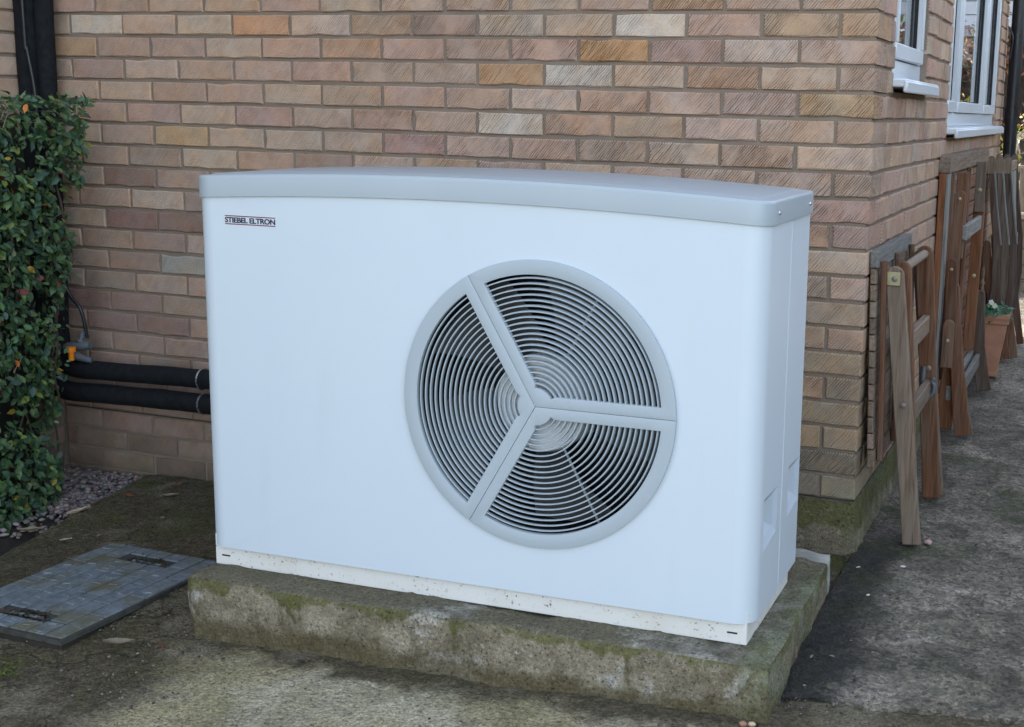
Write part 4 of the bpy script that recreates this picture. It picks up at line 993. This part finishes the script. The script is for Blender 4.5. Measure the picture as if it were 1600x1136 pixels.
# table top: rounded frame, slats running its length
poly = [(1.46, .17), (3.05, .17), (3.05, 1.08), (3.01, 1.122), (1.50, 1.122), (1.47, 1.11), (1.46, 1.08)]
bb('end_rail', .004, .030, 1.46, 1.56, .17, 1.053, M['redwz']); bb('end_rail', .004, .030, 2.95, 3.05, .17, 1.053, M['redwz'])
bm = bmesh.new(); pts = [(1.46, 1.055), (3.05, 1.055), (3.05, 1.085), (3.035, 1.11), (3.01, 1.122), (1.515, 1.122), (1.485, 1.115), (1.466, 1.095), (1.46, 1.07)]
a = [bm.verts.new((.002, *q)) for q in pts]; b = [bm.verts.new((.046, *q)) for q in pts]; bm.faces.new(a); bm.faces.new(b[::-1])
for i in range(len(pts)): bm.faces.new((a[i], b[i], b[(i+1) % len(pts)], a[(i+1) % len(pts)]))
loc(obj('side_rail', bm, M['greywy'], B), BO); bb('side_rail', .004, .05, 1.46, 3.05, .118, .169, M['brownwy'])
bb('rim_strip', .031, .043, 1.462, 1.53, .20, 1.052, M['bluewz'], .002)
zz = .18
for k in range(13): bb('slat', .010, .028, 1.562, 2.948, zz, zz+.056, M['brownwy']); zz += .064
for y in (1.60, 2.2): bb('batten', .030, .048, y, y+.03, .21, 1.05, M['brownwz'])
# near pair of legs (wide faces towards the camera)
bp('leg', [(.082, .60), (.096, .45), (.118, .27), (.140, .10), (.160, .008)], [.046, .048, .052, .064, .072], 1.50, 1.524, M['brownwz'])
bp('leg', [(.088, .47), (.084, .30), (.076, .15), (.066, .02)], [.046, .050, .062, .074], 1.535, 1.560, M['redwz'])
bp('leg_bracket', [(.071, .70), (.079, .52), (.080, .34)], .044, 1.470, 1.492, M['brownwz'])
bp('leg_bracket', [(.078, .46), (.078, .38), (.077, .29)], .044, 1.446, 1.468, M['brownwz'])
bp('upper_leg', [(.068, .955), (.058, .75), (.062, .5), (.07, .3)], .044, 1.66, 1.686, M['brownwz'])
bp('leg', [(.070, 1.05), (.068, .9), (.064, .70)], .046, 1.70, 1.724, M['brownwz'], False)
for q in ((.073, 1.469, .68), (.078, 1.445, .40), (.067, 1.659, .945)): loc(bolt(q[0], q[1], q[2], B, .0065, M['brass']), BO)
# far pair of legs
bp('leg', [(.085, 1.075), (.085, .95), (.086, .85)], .044, 2.28, 2.304, M['greywz'], False)
bp('leg', [(.084, .88), (.081, .6), (.077, .35), (.075, .215)], .050, 2.306, 2.330, M['redwz'])
bp('leg', [(.105, .46), (.116, .22), (.134, .10), (.152, .01)], [.046, .052, .06, .066], 2.40, 2.424, M['darkwz'])
for q in ((.085, 2.279, .95), (.081, 2.305, .56)): loc(bolt(q[0], q[1], q[2], B, .009, M['brass']), BO)
bb('crossbar', .080, .100, 1.69, 2.30, .775, .835, M['bluew']); bb('crossbar', .074, .094, 1.53, 2.40, .14, .20, M['bluew']); bb('crossbar', .104, .124, 1.53, 2.40, .125, .185, M['bluew'])

# --- three folded chairs behind the table
def chair(i, dx, lb):
    y0 = 3.18 + .05*i; C_ = empty('folding_chair', (.06+dx, y0+.25, 0), 0, lb, 'folding chair', 'folded garden chairs by the downpipe'); CO = Vector((.06+dx, y0+.25, 0))
    def pp(name, pts, wd, a, b, mat, rt_=True): return loc(prism(name, strip2d([(x+dx, z) for x, z in pts], wd, rt_), y0+a, y0+b, mat, C_, .002), CO)
    for k, (a, b) in enumerate(((0, .022), (.46, .482))):
        pp('rear_leg', [(.048, 1.060), (.070, .85), (.104, .62), (.112, .42), (.100, .25), (.074, .02)], [.032, .034, .038, .040, .038, .032], a, b, M['darkwz'])
        pp('front_leg', [(.050, .62), (.080, .40), (.115, .20), (.150, .01)], [.036, .04, .04, .036], a+.026, b+.026, M['brownwz'])
        pp('back_cap', [(.050, 1.050), (.052, .985)], .040, a-.003, a-.001, M['greywz'])
    for z in (1.02, .62): bm = bmesh.new(); x = .055+dx if z > .9 else .088+dx; add_box(bm, x-.010, x+.010, y0+.024, y0+.458, z-.025, z+.025, .002); loc(obj('back_rail', bm, M['greywy'], C_), CO)
    for k in range(7): pp('back_slat', [(.060, .99), (.070, .82), (.086, .65)], .012, y0*0+.05+.055*k, .05+.055*k+.03, M['bluewz'], False)
    for k in range(6): bm = bmesh.new(); z = .20+.055*k; add_box(bm, .058+dx-.008, .058+dx+.008, y0+.03, y0+.455, z, z+.042, .002); loc(obj('seat_slat', bm, M['brownwy'], C_), CO)
    pp('edge_strip', [(.068, 1.0), (.090, .83), (.118, .66), (.124, .62)], .010, -.004, .018, M['bluewz'], False)
chair(0, .0, 'folded slatted garden chair nearest the wall behind the large table'); chair(1, .037, 'middle one of the three folded garden chairs by the downpipe'); chair(2, .074, 'outermost folded garden chair, furthest right by the downpipe')

# ------------------------------------------------------------------ terracotta planter
PT = empty('planter', (.098, 2.875, .002), R(2), 'square tapered terracotta planter with pansies on the side path', 'planter')
bm = bmesh.new(); ringsq = []
for h, z in ((.058, .0), (.060, .018), (.058, .022), (.084, .262), (.084, .266), (.090, .270), (.090, .292), (.093, .296), (.093, .318), (.080, .318), (.078, .285)):
    ringsq.append([bm.verts.new((sx*h*1.3, sy*h*1.3, z)) for sx, sy in ((-1, -1), (1, -1), (1, 1), (-1, 1))])
for a, b in zip(ringsq, ringsq[1:]):
    for k in range(4): bm.faces.new((a[k], a[(k+1) % 4], b[(k+1) % 4], b[k]))
bm.faces.new(ringsq[0][::-1])
bmesh.ops.bevel(bm, geom=[e for e in bm.edges if abs(e.verts[0].co.z-e.verts[1].co.z) > .003 or e.verts[0].co.z > .26], offset=.002, segments=2, affect='EDGES')
obj('pot', bm, M['terracotta'], PT, 40)
box('compost', -.102, .102, -.102, .102, .27, .288, M['soil'], PT)
PN = empty('pansies', (.098, 2.875, .29), 0, 'green pansy plants with blue and white flowers in the terracotta planter', 'plant')
it = []
for k in range(230):
    x, y = random.uniform(-.11, .11), random.uniform(-.11, .11); L = random.uniform(.028, .046); it.append((Vector((x, y, random.uniform(0, .055))), Vector((x*5, y*5-.4, 1)) + rv()*.5, Vector((x, y, .03))*6 + rv()*.6, L, L*.6, vary(random.choice([(.035, .11, .045), (.05, .15, .05), (.025, .085, .04)]))))
leaf_cloud('foliage', it, PN, M['leaf'])
for (x, y, z, c) in ((-.03, -.09, .085, (.03, .05, .45)), (-.015, -.095, .075, (.6, .62, .6)), (.03, -.09, .085, (.62, .65, .62)), (.045, -.07, .065, (.55, .62, .5)), (-.09, .02, .07, (.04, .06, .4))):
    it = [(Vector((x, y, z)), Vector((.1, -1, .3)) + rv()*.2, Vector((math.cos(a), 0, math.sin(a))), .016, .015, c) for a in np.linspace(0, 5.0, 5)]
    fl = leaf_cloud('flower', it, PN, M['leaf']); del fl['kind']

# ------------------------------------------------------------------ far end of the side path
dp = empty('downpipe', (.062, 4.13, 0), 0, 'black rainwater downpipe at the far end of the side wall', 'downpipe')
tube('pipe', [(0, 0, .05), (0, 0, 1.22), (0, 0, 4.9)], .037, M['blackpipe'], dp, 20); tube('socket', [(0, 0, 1.235), (0, 0, 1.33)], .042, M['blackpipe'], dp, 20)
bm = bmesh.new(); add_box(bm, -.06, .0, -.02, .02, 1.19, 1.225); obj('bracket', bm, M['blackpipe'], dp)
tube('thin_wire', spline([(-.045, -.05, 1.78), (-.02, -.05, 1.72), (-.03, -.05, 1.6)], 5), .006, M['blackpipe'], dp, 6)
sw = empty('garden_wall', (1, 6.3, 0), 0, 'low rough stone garden wall beyond the side path', 'wall')
box('core', -2.2, 2.4, .02, .3, -.1, .52, M['mortar'], sw); zz = -.04; random.seed(5)
for r_ in range(5):
    x = -2.2 + random.uniform(0, .2)
    while x < 2.3:
        l = random.uniform(.22, .42); bm = bmesh.new(); add_box(bm, x, x+l-.012, jit(.012), .25, zz, zz+.104, .012, None, 2)
        for v in bm.verts: v.co += Vector((jit(.006), jit(.008), jit(.006)))
        obj('stone', bm, M['stonewall'], sw); x += l
    zz += .112
box('coping', -2.2, 2.4, -.02, .31, .522, .565, M['fencew'], sw, .006)
fn = empty('picket_fence', (1, 6.42, .57), 0, 'low grey picket fence on top of the stone garden wall', 'fence')
box('rail', -2.1, 2.3, 0, .03, .0, .04, M['fencew'], fn); box('rail', -2.1, 2.3, -.005, .035, .30, .35, M['fencew'], fn)
for k in range(46): box('picket', -2.05+.094*k, -2.05+.094*k+.058, -.022, -.006, .008, .335, M['fencew'], fn, .003)
def shrub(name, cx, cy, z0, z1, rx, ry, cols, lb, N, L0=.05):
    sh = empty(name, (cx, cy, 0), 0, lb, 'shrub', 'shrubs beyond the side path'); it = []
    while len(it) < N:
        d = rv(); q = random.uniform(.55, 1)**.5; p = Vector((d.x*rx*q, d.y*ry*q, (z0+z1)/2 + d.z*(z1-z0)/2*q))
        if mnoise.noise(Vector((p.x*3+cx, p.y*3, p.z*3))) < -.15: continue
        L = L0*random.uniform(.7, 1.4); it.append((p, d*.6+rv()*.8, rv(), L, L*.5, vary(random.choice(cols), .35)))
    leaf_cloud('foliage', it, sh, M['leaf'])
    bm = bmesh.new(); bmesh.ops.create_icosphere(bm, subdivisions=3, radius=1)
    for v in bm.verts: q = v.co*(.80+.16*mnoise.noise(v.co*2.5+Vector((cx, 0, 0)))); v.co = (q.x*rx, q.y*ry, (z0+z1)/2+q.z*(z1-z0)/2)
    obj('inner_twigs', bm, M['soil'], sh)
    bm = bmesh.new()
    for k in range(7): add_tube(bm, [(jit(.08), jit(.08), -.05), (jit(rx*.4), jit(ry*.4), (z0+z1)/2), (jit(rx*.8), jit(ry*.8), z1*.93)], [.02, .013, .005], 6)
    obj('stems', bm, M['darkwz'], sh)
random.seed(9)
for k in range(7):
    cx = -2.6 + 1.15*k; lbs = ['far autumn hedge shrub hidden behind the house end', 'autumn hedge shrub showing beside the black downpipe', 'russet hedge shrub right of the downpipe, reflected in the windows', 'brown tipped hedge shrub reflected in the far window', 'orange tipped hedge shrub further along the boundary', 'mixed green and red hedge shrub along the boundary', 'last russet hedge shrub at the boundary end']
    shrub('hedge_shrub', cx, 9.2+jit(.2), .0, 2.28+jit(.1), .85, .5, [(.11, .035, .018), (.20, .07, .02), (.05, .06, .02), (.08, .03, .02), (.26, .13, .05)], lbs[k], 2600, .075)
shrub('garden_shrub', .25, 7.3, .2, 1.5, .55, .4, [(.16, .17, .03), (.10, .14, .03), (.22, .19, .05), (.30, .08, .02)], 'yellow green shrub behind the picket fence', 1500, .045)
shrub('garden_shrub', 1.5, 7.4, .2, 1.25, .6, .4, [(.08, .12, .03), (.14, .15, .04)], 'darker green shrub behind the picket fence, right of the yellow one', 1200, .045)
bh = empty('added_shade_hedge', (4.0, 3.5, 0), 0, 'unseen added hedge right of the path, shading the side of the heat pump', 'hedge'); it = []  # unseen hedge, added to block low sky and ground bounce from the right
for k in range(5200):
    y = random.uniform(-5.5, 5.0); z = random.uniform(0, 2.35); q = random.random(); x = -.62 + jit(.06) + .12*mnoise.noise(Vector((y, z, 3))) if q < .75 else random.uniform(-.6, .6); z = z if q < .75 else 2.3+jit(.06)
    L = random.uniform(.07, .13); it.append((Vector((x, y, z)), Vector((-1, 0, .5))+rv()*.7, rv(), L, L*.55, vary(random.choice([(.05, .085, .03), (.07, .10, .03), (.10, .06, .025)]))))
leaf_cloud('foliage', it, bh, M['leaf']); box('inner_twigs', -.55, .6, -5.5, 5.0, 0, 2.25, M['soil'], bh)
nh = empty('neighbour_house', (3, 17, 0), 0, 'neighbouring house with grey boarded upper wall beyond the hedge', 'house')
box('wall', -9, 9, 0, 6, -.2, 2.5, m_plain('render_cream', (.5, .48, .44), .9), nh); s = NB('board_grey'); M['board'] = s.done(s.mix(s.noise(s.pos(), 2, 2), (.30, .32, .36), (.37, .39, .42)), .6)
for k in range(14): box('board', -9.05, 9.05, -.05+.004*(k % 2), .5, 2.62+.21*k, 2.62+.21*k+.20, M['board'], nh, .008)
box('fascia', -9.1, 9.1, -.10, .4, 2.5, 2.615, M['upvc'], nh)
pydata('roof', [(-9.4, -.4, 5.55), (9.4, -.4, 5.55), (9.4, 3, 7.6), (-9.4, 3, 7.6), (9.4, 6.4, 5.55), (-9.4, 6.4, 5.55)], [(0, 1, 2, 3), (3, 2, 4, 5), (0, 3, 5), (1, 4, 2), (0, 5, 4, 1)], m_plain('slate', (.08, .085, .1), .8), nh)
